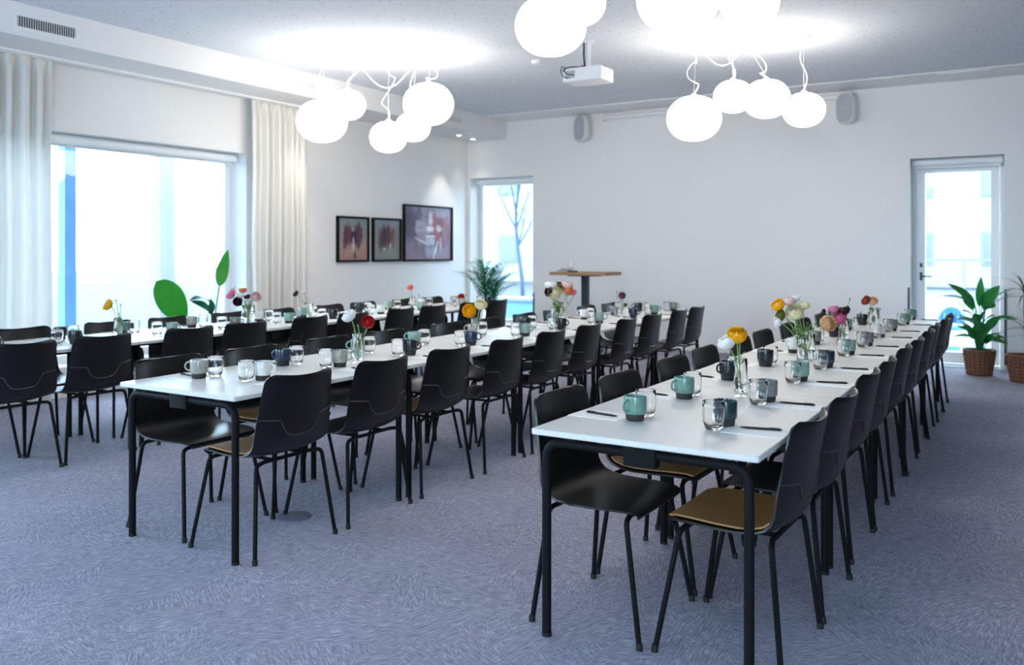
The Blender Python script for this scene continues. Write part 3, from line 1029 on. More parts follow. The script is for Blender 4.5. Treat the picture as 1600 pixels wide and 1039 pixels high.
# across the table from its left edge: mug, glass; glass offset along y; handle direction in degrees
LAY = {('R', 0): (.258, .262, .092, -105), ('R', 1): (.560, .548, -.092, 100), ('M', 0): (.225, .245, .082, -150), ('M', 1): (.520, .485, -.072, 15),
       ('L', 0): (.215, .29, .05, 170), ('L', 1): (.57, .53, -.10, 20)}
pmug, pglass, ppen, ppaper = {}, None, None, None
for rk in 'RML':
    x0r, y0r, rn = ROWS[rk]
    for side in (0, 1):
        sn = ('left', 'right')[side]
        mx_, gx_, gdy, hd = LAY[(rk, side)]
        for k in range(10):
            my = MY[(rk, side)][k]
            cy = CH[rk][side][1][k]
            place = '%s %s-side place of the %s row' % (ORD[k], sn, rn)
            c = MC[(rk, side)][k]
            if c not in pmug:
                pmug[c] = make_mug(MUG[c])
                o = pmug[c]
            else:
                o = dup(pmug[c])
            jx = R.uniform(-.012, .012)
            o.location = (x0r + mx_ + jx, my, TH)
            o.rotation_euler = (0, 0, math.radians(hd + R.uniform(-25, 25) * (k > 0)))
            tag(o, '%s mug with dark foot at the %s' % (c, place), 'mug', 'mugs on the tables')
            if pglass is None:
                pglass = make_glass()
                o = pglass
            else:
                o = dup(pglass)
            o.location = (x0r + gx_ + jx, my + gdy, TH)
            tag(o, 'clear tumbler beside the %s mug, %s' % (c, place), 'glass', 'tumblers on the tables')
            py = my + (.02 if side == 0 else -.045)
            px = x0r + (.108 if side == 0 else TW - .108)
            rz = R.uniform(-.06, .06)
            if ppaper is None:
                me = G().box(-.105, .105, -.0745, .0745, 0, .0012).mesh('note_paper', M['paper'])
                ppaper = link('note_paper', me)
                o = ppaper
            else:
                o = ppaper.copy()
                C.objects.link(o)
            o.location = (px, py, TH)
            o.rotation_euler = (0, 0, rz)
            tag(o, 'white sheet of note paper at the %s' % place, 'paper', 'note paper on the tables')
            if ppen is None:
                ppen = thing('ballpoint_pen', '', 'pen')
                G().tube([(-.072, 0, .0045), (-.068, 0, .0045), (-.066, 0, .0045), (.05, 0, .0045), (.064, 0, .0045), (.072, 0, .0045)], [.0018, .0022, .0045, .0045, .003, .0008], 8).build('barrel', M['pen'], ppen)
                G().box(-.062, -.028, -.0012, .0012, .0088, .0102).box(-.064, -.06, -.0012, .0012, .004, .0102).build('clip', M['pen'], ppen)
                o = ppen
            else:
                o = dup(ppen)
            o.location = (px + R.uniform(-.01, .01), py + (.0 if side == 0 else .03), TH + .0013)
            o.rotation_euler = (0, 0, (-.10 if side == 0 else PI + .13) + R.uniform(-.08, .08))
            tag(o, 'black pen lying on the paper at the %s' % place, 'pen', 'pens on the tables')


# ================================================================ vases and flowers
def rosette():
    g = G()
    rr = random.Random(5)
    for layer, (n, rho, t0, flare) in enumerate(((5, .42, .30, 0), (6, .56, .50, 0), (7, .70, .68, .02), (8, .84, .88, .05), (9, .97, 1.08, .10))):
        for k in range(n):
            a = 2 * PI * (k + .5 * (layer % 2)) / n + rr.uniform(-.14, .14)
            tt = t0 + rr.uniform(-.08, .08)
            rows = []
            for i in range(5):
                t = i / 4
                th = 2.45 + (tt - 2.45) * t              # polar angle from the flower axis
                wd = (PI / n) * 1.35 * (.55 + .45 * math.sin(PI * (.15 + .75 * t)))
                row = []
                for j in (-1, -.45, .45, 1):
                    th2 = th + .16 * j * j * t
                    rd = rho * (1 + flare * t * t - .03 * j) + .02 * rr.uniform(-1, 1)
                    aa = a + j * wd
                    row.append((rd * math.sin(th2) * math.cos(aa), rd * math.sin(th2) * math.sin(aa), .85 * rd * math.cos(th2) + .42))
                rows.append(row)
            g.grid(rows)
    g.lathe([(.02, .80), (.14, .78), (.24, .68), (.30, .5)], 12)
    return g


ROS = rosette()
ros_mesh = {}


def flower(label, base, head, col, r, face=None, leaves=0, name='ranunculus', rk='R', seed=0):
    rr = random.Random(seed)
    t = thing(name, label, 'flower', base, 0, 'cut flowers in vases')
    H = Vector(head) - Vector(base)
    face = Vector(face) if face else Vector((H.x * 2 + rr.uniform(-.3, .3), H.y * 2 + rr.uniform(-.5, .1), .8))
    face.normalize()
    foot = Vector((-H.x * .12, -H.y * .12, .006))
    lim = .012
    if foot.xy.length > lim:
        foot.xy = foot.xy.normalized() * lim
    mid = Vector((H.x * .18, H.y * .18, max(H.z * .5, .05)))
    end = H - face * r * .35
    pts = bez(foot, foot * .4 + mid * .6, end - face * .05, end, 10)
    st = G().tube(pts, .0026, 6)
    st.build('stem', M['stem'], t)
    if leaves:
        lg = G()
        for q in range(leaves):
            p = pts[4 + q % 5]
            d = Vector((rr.uniform(-1, 1), rr.uniform(-1, 1), .6)).normalized()
            s_ = d.cross(Vector((0, 0, 1))).normalized() * .007
            L = rr.uniform(.03, .055)
            lg.grid([[p - s_ * .2, p + s_ * .2], [p + d * L * .5 - s_, p + d * L * .5 + s_], [p + d * L - s_ * .1, p + d * L + s_ * .1]], .0006)
        lg.build('leaves', M['leaf'], t)
    if col == 'bud':
        G().lathe([(.001, -.006), (.005, -.003), (.006, .002), (.003, .008), (.0005, .009)], 10).move(Matrix.Translation(H)).build('bud', M['leaf'], t)
        return t
    if col not in ros_mesh:
        ros_mesh[col] = ROS.mesh('bloom', PET[col], 60)
    b = link('bloom', ros_mesh[col], t)
    b.location = end
    b.rotation_euler = face.to_track_quat('Z', 'Y').to_euler()
    b.scale = (r, r, r)
    s = G().lathe([(.10, -.42), (.45, -.30), (.72, -.10)], 10, cap1=False).build('sepals', M['leaf'], t)
    s.location, s.rotation_euler, s.scale = end, b.rotation_euler, (r, r, r)
    return t


def vase(label, pos, r, h):
    t = thing('glass_vase', label, 'vase', pos, 0, 'glass vases on the tables')
    G().lathe([(r * .9, 0), (r, .004), (r, h - .002), (r - .0012, h), (r - .0025, h - .002), (r - .0025, .012), (r * .5, .010), (.003, .010)], 28).build('vase_body', M['glass'], t, 60)
    return t


def sprig(label, base, n, h, spread, seed):
    rr = random.Random(seed)
    t = thing('greenery', label, 'greenery', base, 0, 'greenery in vases')
    for k in range(n):
        a = rr.uniform(0, 2 * PI)
        s = spread * rr.uniform(.4, 1)
        e = Vector((s * math.cos(a), s * math.sin(a), h * rr.uniform(.7, 1.05)))
        foot = Vector((-.01 * math.cos(a), -.01 * math.sin(a), .012))
        pts = bez(foot, foot + Vector((0, 0, h * .4)), e * .7, e, 8)
        st = G().tube(pts, .0016, 5).build('sprig_stem', M['stem'], t)
        lg = G()
        for q in range(8):
            p = pts[3 + q % 6]
            d = Vector((rr.uniform(-1, 1), rr.uniform(-1, 1), .7)).normalized()
            sd = d.cross(Vector((0, 0, 1))).normalized() * .0045
            L = rr.uniform(.02, .045)
            lg.grid([[p - sd * .3, p + sd * .3], [p + d * L * .5 - sd, p + d * L * .5 + sd], [p + d * L - sd * .1, p + d * L + sd * .1]], .0005)
        tag(lg.build('leaflets', M['leaf'], st), 'tiny green leaflets', kind='stuff')
    return t


VS = {
    'R1': ((-1.115, 3.79), .029, .148, 'slim glass vase, nearest of the right row'),
    'R2': ((-1.114, 5.06), .050, .150, 'wide glass vase with a big mixed bouquet, second of the right row'),
    'R3': ((-1.13, 6.277), .034, .145, 'glass vase with pink flowers, third of the right row'),
    'R4': ((-1.18, 7.88), .032, .140, 'glass vase with rust and peach flowers, farthest of the right row'),
    'M1': ((-3.308, 3.746), .030, .150, 'glass vase with white and red flowers, nearest of the middle row'),
    'M2': ((-3.40, 5.10), .029, .145, 'glass vase with yellow and cream flowers, second of the middle row'),
    'M3': ((-3.304, 6.153), .055, .165, 'wide glass vase with a full bouquet, third of the middle row'),
    'M4': ((-3.364, 7.463), .030, .145, 'glass vase with white and purple flowers, farthest of the middle row'),
    'L1': ((-5.70, 3.85), .029, .135, 'glass vase with one yellow flower, nearest of the left row'),
    'L2': ((-5.68, 5.05), .056, .165, 'wide glass vase with pink and dark flowers, second of the left row'),
    'L3': ((-5.68, 5.78), .030, .140, 'glass vase with a dark flower, third of the left row'),
    'L4': ((-5.60, 7.20), .030, .140, 'glass vase with one red flower, fourth of the left row'),
    'L5': ((-5.55, 8.10), .030, .130, 'glass vase with a dark red flower, farthest of the left row')}
for k, ((x, y), r, h_, lab) in VS.items():
    vase(lab, (x, y, TH), r, h_)
camv = (.45, -.85, .25)
FL = [
    ('R1', (-1.125, 3.77, .985), 'yellow', .043, (.2, -.6, .9), 'large yellow ranunculus in the slim nearest vase of the right row'),
    ('R1', (-1.165, 3.755, .955), 'white', .042, (-.35, -.35, .8), 'white ranunculus drooping beside the yellow one, nearest right-row vase'),
    ('R1', (-1.105, 3.78, 1.012), 'bud', .01, None, 'tiny dark bud on a tall stem in the nearest right-row vase'),
    ('R2', (-1.25, 4.98, 1.05), 'yellow', .040, (-.4, -.5, .7), 'yellow ranunculus at the upper left of the big right-row bouquet'),
    ('R2', (-1.24, 4.98, .99), 'olive', .038, (-.6, -.3, .25), 'olive green flower head under the yellow one in the right-row bouquet'),
    ('R2', (-1.195, 5.0, 1.075), 'pale pink', .036, None, 'pale pink ranunculus at the top of the right-row bouquet'),
    ('R2', (-1.165, 5.03, 1.09), 'white', .026, (0, -.2, 1), 'small whitish flower topping the right-row bouquet'),
    ('R2', (-1.165, 5.0, 1.01), 'cream', .047, (0, -.8, .6), 'large cream ranunculus in the middle of the right-row bouquet'),
    ('R2', (-1.125, 5.06, 1.05), 'cream', .034, (.2, 0, 1), 'cream flower seen from the side at the right of the right-row bouquet'),
    ('R2', (-1.01, 5.12, .945), 'peach', .046, (.6, -.75, .25), 'peach ranunculus leaning out to the right of the right-row bouquet'),
    ('R2', (-1.25, 4.96, .955), 'white', .030, (-.6, -.4, .1), 'small white flower hanging low at the left of the right-row bouquet'),
    ('R3', (-1.155, 6.25, .895), 'pink', .048, (0, -.9, .3), 'deep pink ranunculus behind the peach flower, right row'),
    ('R3', (-1.19, 6.24, .955), 'pink', .034, None, 'smaller pink flower above the deep pink one, right row'),
    ('R3', (-1.135, 6.29, .945), 'burgundy', .045, None, 'blackish burgundy flower behind the pink ones, right row'),
    ('R3', (-1.25, 6.2, .935), 'burgundy', .024, (-1, 0, .4), 'small dark flower leaning left of the pink ones, right row'),
    ('R3', (-1.095, 6.3, 1.025), 'bud', .012, None, 'topmost bud on a tall stem beside the pink flowers, right row'),
    ('R3', (-1.11, 6.29, .975), 'bud', .012, None, 'lower bud on a tall stem beside the pink flowers, right row'),
    ('R4', (-1.235, 7.85, .935), 'rust', .042, (-.6, -.4, .5), 'rust red flower in the farthest vase of the right row'),
    ('R4', (-1.185, 7.87, .93), 'peach', .042, (.2, -.5, .7), 'pale peach flower in the farthest vase of the right row'),
    ('M1', (-3.35, 3.72, .985), 'white', .042, (-.3, -.5, .8), 'white ranunculus in the nearest vase of the middle row'),
    ('M1', (-3.26, 3.78, .95), 'red', .038, (.5, -.75, .35), 'red ranunculus in the nearest vase of the middle row'),
    ('M1', (-3.30, 3.74, .93), 'bud', .012, None, 'green bud between the white and red flowers, middle row'),
    ('M2', (-3.44, 5.08, .93), 'yellow', .050, camv, 'bright yellow ranunculus facing the camera in the middle row'),
    ('M2', (-3.37, 5.12, .975), 'cream', .044, (.4, -.3, .7), 'cream ranunculus beside the yellow one, middle row'),
    ('M3', (-3.345, 6.12, 1.08), 'white', .050, None, 'white flower at the upper left of the middle-row bouquet'),
    ('M3', (-3.345, 6.09, 1.03), 'burgundy', .042, (-.4, -.8, .2), 'blackish flower at the left of the middle-row bouquet'),
    ('M3', (-3.30, 6.17, 1.075), 'olive', .040, None, 'olive green head at the top of the middle-row bouquet'),
    ('M3', (-3.24, 6.2, 1.08), 'pale pink', .048, None, 'pale pink flower at the top right of the middle-row bouquet'),
    ('M3', (-3.225, 6.18, 1.04), 'orange', .046, camv, 'orange ranunculus at the right of the middle-row bouquet'),
    ('M3', (-3.30, 6.10, 1.02), 'cream', .054, camv, 'large cream ranunculus at the centre of the middle-row bouquet'),
    ('M3', (-3.25, 6.13, .99), 'white', .045, camv, 'whitish flower low in the middle-row bouquet'),
    ('M3', (-3.195, 6.22, 1.02), 'pink', .030, None, 'small pink flower at the right edge of the middle-row bouquet'),
    ('M4', (-3.34, 7.46, .86), 'white', .042, camv, 'white flower in the farthest vase of the middle row'),
    ('M4', (-3.33, 7.49, .935), 'purple', .034, camv, 'mauve flower in the farthest vase of the middle row'),
    ('M4', (-3.37, 7.46, .97), 'bud', .012, None, 'small bud above the mauve flower, middle row'),
    ('M4', (-3.31, 7.5, .85), 'burgundy', .026, None, 'dark flower low in the farthest vase of the middle row'),
    ('L1', (-5.76, 3.81, .965), 'yellow', .042, (-.5, -.6, .4), 'yellow flower in the nearest vase of the left row'),
    ('L1', (-5.71, 3.84, .995), 'bud', .010, None, 'taller thin bud beside the yellow flower, left row'),
    ('L1', (-5.685, 3.86, .965), 'bud', .010, None, 'shorter thin bud beside the yellow flower, left row'),
    ('L2', (-5.80, 4.97, .99), 'pink', .044, (-.6, -.5, .5), 'pink flower at the left of the left-row bouquet'),
    ('L2', (-5.72, 5.03, 1.025), 'coral', .034, None, 'coral flower at the top of the left-row bouquet'),
    ('L2', (-5.725, 5.01, .985), 'white', .036, None, 'white flower under the coral one in the left-row bouquet'),
    ('L2', (-5.725, 4.98, .93), 'burgundy', .040, camv, 'dark burgundy flower facing the camera in the left-row bouquet'),
    ('L2', (-5.69, 5.05, .97), 'burgundy', .028, None, 'small dark flower at the right of the left-row bouquet'),
    ('L2', (-5.62, 5.08, .97), 'pale pink', .046, (.7, -.4, .4), 'pale pink flower leaning right from the left-row bouquet'),
    ('L2', (-5.78, 4.98, 1.05), 'white', .018, None, 'tiny pale bloom above the pink flower in the left row'),
    ('L3', (-5.79, 5.71, .965), 'burgundy', .030, (-.6, -.4, .5), 'blackish flower in the third vase of the left row'),
    ('L3', (-5.73, 5.75, .975), 'pale pink', .024, None, 'faint pink flower in the third vase of the left row'),
    ('L4', (-5.62, 7.19, .97), 'coral', .034, None, 'coral red flower standing alone in the left row'),
    ('L4', (-5.54, 7.24, .895), 'bud', .012, None, 'bent bud beside the coral flower, left row'),
    ('L5', (-5.575, 8.07, .83), 'red', .040, camv, 'dark red flower in the farthest vase of the left row'),
    ('L5', (-5.55, 8.08, .78), 'white', .030, camv, 'small white flower in the farthest vase of the left row')]
for i, (v, hd_, col, r, fc, lab) in enumerate(FL):
    (x, y), vr, vh, _ = VS[v]
    flower(lab, (x, y, TH + .006), (hd_[0], hd_[1], hd_[2]), col, r, fc, leaves=(3 if vr > .04 else 2), seed=i, name='bud_stem' if col == 'bud' else 'ranunculus')
sprig('loose green stems filling the big right-row bouquet', (-1.114, 5.06, TH + .004), 10, .22, .07, 1)
sprig('loose green stems filling the middle-row bouquet', (-3.304, 6.153, TH + .004), 10, .25, .05, 2)
sprig('loose green stems filling the left-row bouquet', (-5.68, 5.05, TH + .004), 8, .2, .06, 3)

# ================================================================ bar table with its clutter
bt = thing('bar_table', 'tall wooden topped bar table with a black column by the back wall', 'table', (-4.97, 10.02, 0))
G().rprism(.80, .48, 1.045, 1.085, .006, .003).build('table_top', M['wood'], bt)
G().box(-.045, .045, -.03, .03, .02, 1.03).build('column', M['dark_steel'], bt)
G().box(-.2, .2, -.12, .12, 1.03, 1.045).build('mounting_plate', M['dark_steel'], bt)
G().rprism(.5, .42, 0, .02, .02, .004).build('base_plate', M['dark_steel'], bt)
g = G()
rc = random.Random(4)
rows = []
for i in range(9):
    row = []
    for j in range(9):
        u, v = j / 8 - .5, i / 8 - .5
        e = max(0, 1 - (2 * max(abs(u), abs(v))) ** 2)
        row.append((u * .17, v * .15, .004 + e * (.035 + rc.uniform(-.012, .015))))
    rows.append(row)
g.grid(rows, .003)
o = g.build('folded_cloth', M['cloth'])
o.location = (-5.26, 9.98, 1.085)
tag(o, 'crumpled grey cloth at the left end of the bar table', 'cloth')
t = thing('remote_control', 'black remote control lying beside the cloth on the bar table', 'remote', (-5.11, 9.93, 1.085), -.35)
G().rprism(.15, .045, 0, .018, .008, .003).build('body', M['pen'], t)
G().rprism(.05, .02, .018, .020, .004, .0005, (-.03, 0)).build('buttons', M['slot'], t)
t = thing('pump_bottle', 'pale pump bottle standing on the bar table', 'bottle', (-5.235, 10.13, 1.085))
G().lathe([(.033, 0), (.036, .004), (.036, .11), (.030, .128), (.014, .14), (.014, .15)], 20).build('bottle', M['plastic_white'], t)
G().lathe([(.0365, .025), (.0365, .055)], 20, cap0=False, cap1=False).build('bottle_band', M['grille'], t)
G().lathe([(.016, .15), (.016, .165), (.005, .167), (.005, .195)], 14).tube([(0, 0, .195), (-.035, 0, .20), (-.045, 0, .192)], .006, 8).build('pump', M['plastic_white'], t)


# ================================================================ plants
def blade(base, tip, width, normal, sag=.1, n=8, fold=.15, peak=.45, rnd=.8):
    """one leaf as a small grid"""
    b, e = Vector(base), Vector(tip)
    ax = e - b
    nrm = Vector(normal).normalized()
    side = ax.cross(nrm).normalized()
    nrm = side.cross(ax).normalized()
    rows = []
    for i in range(n + 1):
        t = i / n
        w_ = width / 2 * (math.sin(PI * t ** (math.log(.5) / math.log(peak))) ** rnd if 0 < t < 1 else .02)
        c = b + ax * t + nrm * (sag * ax.length * math.sin(PI * t))
        rows.append([tuple(c + side * w_ * s + nrm * w_ * fold * (abs(s) - .4)) for s in (-1, -.5, 0, .5, 1)])
    return rows


def pot(t, r0, r1, h, m, name='pot', rings=False):
    g = G()
    prof = [(r0 * .92, 0), (r0, .01)]
    n = 14 if rings else 5
    for k in range(n + 1):
        q = k / n
        b = .007 * (k % 2) if rings else 0
        prof.append((r0 + (r1 - r0) * q + b, .01 + (h - .02) * q))
    prof += [(r1 + .012, h - .005), (r1 + .008, h + .005), (r1 - .015, h), (r1 - .02, h - .05)]
    g.lathe(prof, 32, cap1=False)
    if rings:   # woven ribs
        for k in range(20):
            a = 2 * PI * k / 20
            g.tube([((r0 + .006) * math.cos(a), (r0 + .006) * math.sin(a), .005), ((r1 + .010) * math.cos(a), (r1 + .010) * math.sin(a), h)], .007, 5)
        tor = [((r1 + .008) * math.cos(2 * PI * k / 32), (r1 + .008) * math.sin(2 * PI * k / 32), h + .003) for k in range(33)]
        g.tube(tor, .011, 6)
    g.build(name, m, t)
    G().lathe([(r1 - .018, h - .04), (.01, h - .03)], 24, cap0=False).build('soil', M['soil'], t)


# bird of paradise in front of the wide window
bx_, by_ = -7.12, 5.86
t = thing('bird_of_paradise_plant', 'bird of paradise plant with broad bright green leaves by the wide window', 'plant', (bx_, by_, 0))
pot(t, .14, .18, .34, M['ceramic_pot'])
def P_(x, y, z):
    return (x - bx_, y - by_, z)
spec = [(P_(-7.15, 5.57, .66), P_(-7.16, 5.24, 1.07), .30, (1, -.35, .3), M['strel'], .03, .05),
        (P_(-7.13, 5.96, .99), P_(-7.15, 6.09, 1.37), .135, (1, -.3, 0), M['strel'], -.05, .1),
        (P_(-7.10, 5.80, .86), P_(-7.05, 5.53, .87), .10, (.3, 0, 1), M['strel_dark'], .12, .1),
        (P_(-7.13, 5.86, .74), P_(-7.12, 5.60, .86), .10, (.8, 0, .6), M['strel_dark'], .08, .3),
        (P_(-7.08, 5.82, .72), P_(-7.0, 5.74, .88), .09, (.9, -.2, .3), M['strel_dark'], .05, .1),
        (P_(-7.05, 6.06, .66), P_(-6.95, 6.26, .72), .12, (.5, 0, 1), M['strel'], .1, .1),
        (P_(-7.2, 5.66, .55), P_(-7.2, 5.30, .70), .15, (.7, 0, .6), M['strel_dark'], .1, .1),
        (P_(-7.0, 5.80, .55), P_(-6.8, 5.70, .72), .13, (.2, -.6, .6), M['strel_dark'], .1, .1)]
for b_, e_, wd, nr, m_, sg, fo in spec:
    lf = G().grid(blade(b_, e_, wd, nr, sg, 14, fo, *((.56, .55) if wd == .30 else (.4, .8))), .0015).build('broad_leaf', m_, t, 60)
    st = bez((0, 0, .30), (0, 0, .45), Vector(b_) - (Vector(e_) - Vector(b_)) * .25, b_, 8)
    G().tube(st, [.010] * 4 + [.007] * 5, 6).build('leaf_stalk', M['strel_dark'], lf)

# areca palm in front of the narrow back window
px_, py_ = -6.95, 10.78
t = thing('areca_palm', 'feathery green palm standing in front of the narrow back window', 'plant', (px_, py_, 0))
pot(t, .14, .17, .30, M['ceramic_pot'])
rp2 = random.Random(21)
for k in range(22):
    a = 2 * PI * k / 22 + rp2.uniform(-.2, .2)
    sp = rp2.uniform(.25, .56) if k % 2 else rp2.uniform(.05, .28)
    hh = rp2.uniform(1.0, 1.32) - sp * .45
    sx, sy = math.cos(a), math.sin(a) * .75
    e = Vector((sp * sx, sp * sy, hh))
    top = Vector((sp * .45 * sx, sp * .45 * sy, hh * .98))
    pts = bez((.03 * sx, .03 * sy, .28), (.05 * sx, .05 * sy, .65), top, e, 14)
    fr = G().tube(pts, [.006] * 8 + [.004] * 4 + [.002] * 3, 5).build('frond_stem', M['palm'], t)
    g = G()
    for i in range(5, 15):
        p = pts[i]
        d = (pts[min(i + 1, 14)] - pts[i - 1]).normalized()
        side = d.cross(Vector((0, 0, 1)))
        side = side.normalized() if side.length > .05 else Vector((sy, -sx, 0))
        L = .22 * (1 - .5 * abs(i - 8) / 7)
        for s in (-1, 1):
            q = p + (side * s * .8 + d * .75 + Vector((0, 0, rp2.uniform(-.25, .15)))).normalized() * L
            g.grid(blade(p, q, .020, (0, 0, 1), -.06, 4, .2, .35), .0006)
    tag(g.build('leaflets', M['palm'], fr, 60), 'narrow leaflets along one frond', kind='stuff')

# peace lily in a wicker basket by the glass door
qx_, qy_ = -.53, 10.72
t = thing('peace_lily', 'leafy green plant in a brown wicker basket by the glass door', 'plant', (qx_, qy_, 0))
pot(t, .115, .150, .27, M['basket'], 'wicker_basket', True)
rl = random.Random(31)
lv = [((-.03, 0, .72), (-.30, -.16, 1.00), .13, (0, -.6, .8), 'l'), ((.0, 0, .74), (.02, -.05, 1.08), .085, (0, -1, .1), 'd'), ((-.04, 0, .76), (-.36, -.1, .86), .10, (0, -.3, 1), 'd'),
      ((.02, 0, .75), (.20, -.14, .99), .14, (.1, -1, .3), 'd'), ((.06, 0, .72), (.16, -.2, .76), .15, (.2, -1, .5), 'd'), ((.06, .02, .76), (.34, -.03, .95), .07, (0, -.3, 1), 'd'),
      ((.10, 0, .60), (.36, -.12, .63), .085, (0, -.6, .8), 'd'), ((-.05, 0, .55), (-.24, -.04, .66), .05, (0, -.3, 1), 'd'), ((-.04, 0, .48), (-.22, -.08, .58), .055, (0, -.3, 1), 'd'),
      ((.06, 0, .50), (.20, -.06, .66), .10, (0, -1, .4), 'd'), ((.04, 0, .46), (.14, -.10, .60), .10, (0, -1, .5), 'd'), ((.08, 0, .40), (.28, -.05, .36), .06, (0, -.5, 1), 'd'),
      ((-.03, 0, .40), (-.12, -.12, .52), .09, (0, -1, .4), 'd'), ((.0, 0, .38), (.08, -.14, .48), .10, (0, -1, .4), 'd'), ((-.03, 0, .44), (-.02, -.1, .58), .09, (0, -1, .3), 'd'), ((.04, 0, .36), (.16, -.1, .44), .09, (0, -1, .5), 'd'),
      ((-.06, .04, .70), (-.18, .14, .93), .11, (0, -.6, .6), 'd'), ((.04, .05, .7), (.12, .18, .95), .11, (0, -.6, .6), 'd')]
for k in range(16):
    a = 2 * PI * k / 16 + rl.uniform(-.2, .2)
    z = rl.uniform(.36, .62)
    L = rl.uniform(.13, .24)
    lv.append(((.05 * math.cos(a), .05 * math.sin(a), z), (.05 * math.cos(a) + L * math.cos(a), .05 * math.sin(a) + .7 * L * math.sin(a), z + rl.uniform(-.04, .14)), rl.uniform(.06, .10), (0, -.5, 1), 'd'))
for b_, e_, wd, nr, kd in lv:
    lf = G().grid(blade(b_, e_, wd, nr, .10, 8, .25), .0012).build('pointed_leaf', M['strel'] if False else M['lily'], t, 60)
    x, y, z = b_
    G().tube(bez((x * .3, y * .3, .24), (x * .4, y, z * .6), (x * .8, y, z * .85), b_, 7), .005, 5).build('leaf_stalk', M['lily'], lf)

# dracaena in the second basket, cut by the right edge
rx_, ry_ = -.10, 10.42
t = thing('dracaena_plant', 'spiky dark plant in a wicker basket cut by the right picture edge', 'plant', (rx_, ry_, 0))
pot(t, .125, .165, .27, M['basket'], 'wicker_basket', True)
rd = random.Random(9)
G().tube(bez((0, 0, .2), (.02, 0, .5), (-.01, 0, .7), (0, 0, .92), 8), .014, 7).build('cane', M['basket'], t)
G().tube(bez((.03, 0, .2), (.05, 0, .3), (.05, 0, .4), (.04, 0, .52), 8), .012, 7).build('cane', M['basket'], t)
for k in range(46):
    z = (.92, .52)[k % 2] + rd.uniform(-.04, .05)
    ox = (0, .04)[k % 2]
    a = rd.uniform(0, 2 * PI)
    L = rd.uniform(.25, .42)
    el = rd.uniform(-.5, 1.1)
    e = (ox + L * math.cos(a) * math.cos(el), L * .8 * math.sin(a) * math.cos(el), z + L * math.sin(el))
    G().grid(blade((ox, 0, z), e, .017, (0, 0, 1), .12, 6, .3, .35), .0006).build('sword_leaf', M['dracaena'], t, 60)

# ================================================================ outside
tag(G().box(-70, XL - WT, -40, 70, -.42, -.30).box(XL - WT, 40, YB + WT, 70, -.42, -.30).build('ground', M['ground']), 'pale paved ground outside the windows', kind='structure')
def column(label, x, y, wd, h, m):
    t = thing('facade_column', label, 'column', (x, y, -.30))
    G().box(-wd / 2, wd / 2, -wd / 2, wd / 2, 0, h).build('shaft', m, t)
    G().box(-wd / 2 - .02, wd / 2 + .02, -wd / 2 - .02, wd / 2 + .02, 0, .12).build('column_foot', m, t)
    return t
column('blue grey column outside the wide window, near the left curtain', -9.1, 5.53, .13, 4.2, M['column'])
column('pale column outside the wide window, right of the blue one', -11.5, 8.52, .26, 4.2, M['facade'])
# canopy edge above the wide window
tag(G().box(-9.3, XL - WT, 3.0, 9.5, 3.9, 4.1).build('entrance_canopy', M['concrete']), 'flat concrete canopy outside above the wide window', 'canopy')


def building(label, loc, wd, dp, ht, floors, bays, axis):
    t = thing('apartment_building', label, 'building', loc)
    G().box(-wd / 2, wd / 2, -dp / 2, dp / 2, 0, ht).build('wall', M['facade'], t)
    G().box(-wd / 2 - .2, wd / 2 + .2, -dp / 2 - .2, dp / 2 + .2, ht, ht + .3).build('roof_edge', M['concrete'], t)
    for i in range(floors):
        for j in range(bays):
            z = 1.0 + i * (ht - .6) / floors
            if axis == 'y':
                x = -wd / 2 + (j + .5) * wd / bays
                f = G().box(x - .6, x + .6, -dp / 2 - .05, -dp / 2, z, z + 1.5).build('window', M['concrete'], t)
                G().box(x - .5, x + .5, -dp / 2 - .07, -dp / 2 - .05, z + .1, z + 1.4).build('pane', M['facade_window'], f)
            else:
                y = -dp / 2 + (j + .5) * dp / bays
                f = G().box(wd / 2, wd / 2 + .05, y - .6, y + .6, z, z + 1.5).build('window', M['concrete'], t)
                G().box(wd / 2 + .05, wd / 2 + .07, y - .5, y + .5, z + .1, z + 1.4).build('pane', M['facade_window'], f)
    return t


building('pale apartment block far beyond the glass door', (-1.5, 48, -.3), 22, 8, 13, 4, 7, 'y')
building('pale building across the ground beyond the narrow window', (-26, 44, -.3), 18, 8, 8, 2, 6, 'y')

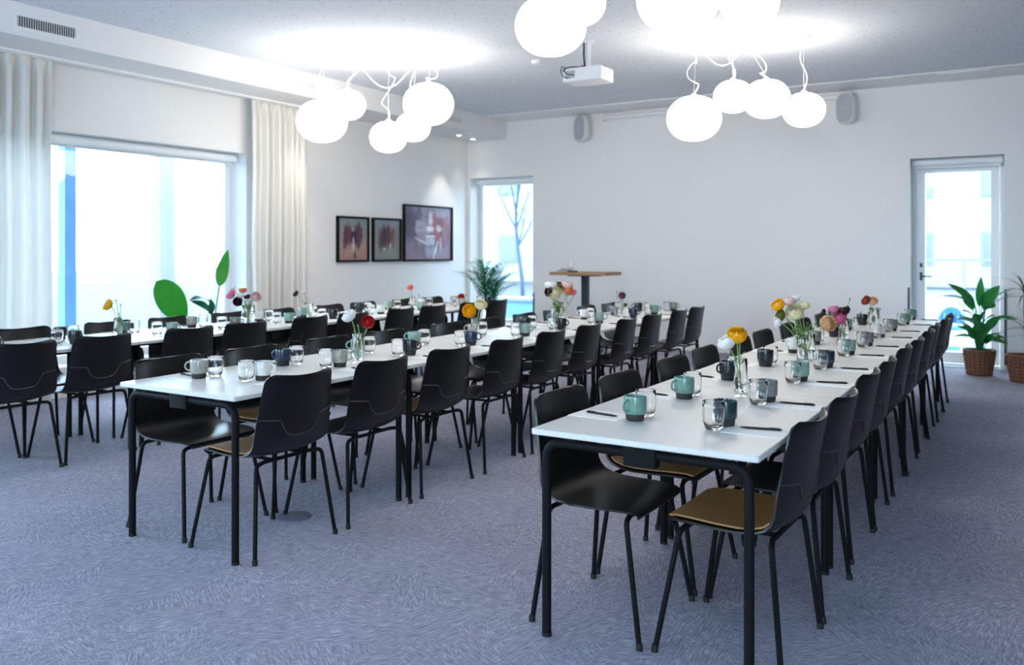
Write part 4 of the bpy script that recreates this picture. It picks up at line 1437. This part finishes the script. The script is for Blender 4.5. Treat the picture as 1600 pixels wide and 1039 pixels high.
# terrace bits behind the glass door
tag(G().box(-6.2, 9, YB + WT, 40, -.30, -.29).build('ground', M['terrace']), 'bright pale terrace beyond the glass door', kind='structure')
tag(G().box(-3.2, 2.6, 16.0, 16.14, -.30, -.22).build('terrace_kerb', M['kerb']), 'low dark kerb on the terrace beyond the glass door', 'kerb')
t = thing('terrace_railing', 'thin metal railing beyond the glass door', 'railing', (-1.2, 19, -.3))
G().box(-4, 4, -.02, .02, 1.46, 1.50).build('top_rail', M['concrete'], t)
for k in range(9):
    G().box(-4 + k - .015, -4 + k + .015, -.015, .015, 0, 1.46).build('post', M['concrete'], t)
t = thing('terrace_chair', 'blue round-backed chair standing on the terrace beyond the glass door', 'chair', (-1.17, 15.3, -.3), PI * .98)
g = G()
rows = []
for i in range(9):
    th = PI * i / 8
    rows.append([(.20 * math.cos(th) * s, -.18 - .05 * (1 - (math.cos(th) * s) ** 2), .50 + (.26 * math.sin(th)) * s) for s in (.0, .35, .7, 1)])
g.grid(rows, .02)
g.build('backrest', M['blue_chair'], t)
for k in (-1, 0, 1):
    G().box(k * .1 - .016, k * .1 + .016, -.20, -.17, .44, .66).build('slat', M['column'], t)
G().rprism(.42, .40, .42, .45, .06, .006).build('seat', M['blue_chair'], t)
for sx in (-1, 1):
    for sy in (-1, 1):
        G().tube([(sx * .17, sy * .16, .42), (sx * .2, sy * .2, 0)], .012, 6).build('leg', M['steel'], t)


def tree(label, x, y, h, seed):
    rr = random.Random(seed)
    t = thing('bare_tree', label, 'tree', (x, y, -.3))
    pts = [Vector((.12 * math.sin(k * .9), .05 * math.cos(k * 1.3), h * k / 10)) for k in range(11)]
    G().tube(pts, [.06 - .0045 * k for k in range(11)], 8).build('trunk', M['bark'], t)
    for k in range(9):
        i = 4 + k % 7
        p = pts[min(i, 10)]
        a = rr.uniform(0, 2 * PI)
        L = rr.uniform(.6, 1.3)
        d = Vector((math.cos(a) * .6, math.sin(a) * .4, .8))
        b = bez(p, p + d * L * .3, p + d * L * .6 + Vector((0, 0, .1)), p + d * L + Vector((0, 0, .25)), 6)
        br = G().tube(b, [.024, .02, .018, .015, .012, .009, .005], 5).build('branch', M['bark'], t)
        g = G()
        for q in (3, 4, 5):
            e = b[q] + Vector((rr.uniform(-.3, .3), rr.uniform(-.3, .3), rr.uniform(.1, .4)))
            g.tube([b[q], (b[q] + e) / 2 + Vector((.03, 0, .03)), e], [.01, .007, .003], 4)
        g.build('twigs', M['bark'], br)
    return t


tree('leafless tree outside the narrow back window', -10.72, 18.0, 4.4, 3)
t = thing('planter_box', 'low blue grey planter outside the narrow back window', 'planter', (-9.0, 15.5, -.3))
G().box(-1.2, 1.2, -.3, .3, 0, .62).build('planter_body', M['column'], t)
G().box(-1.25, 1.25, -.35, .35, .62, .68).build('planter_rim', M['concrete'], t)
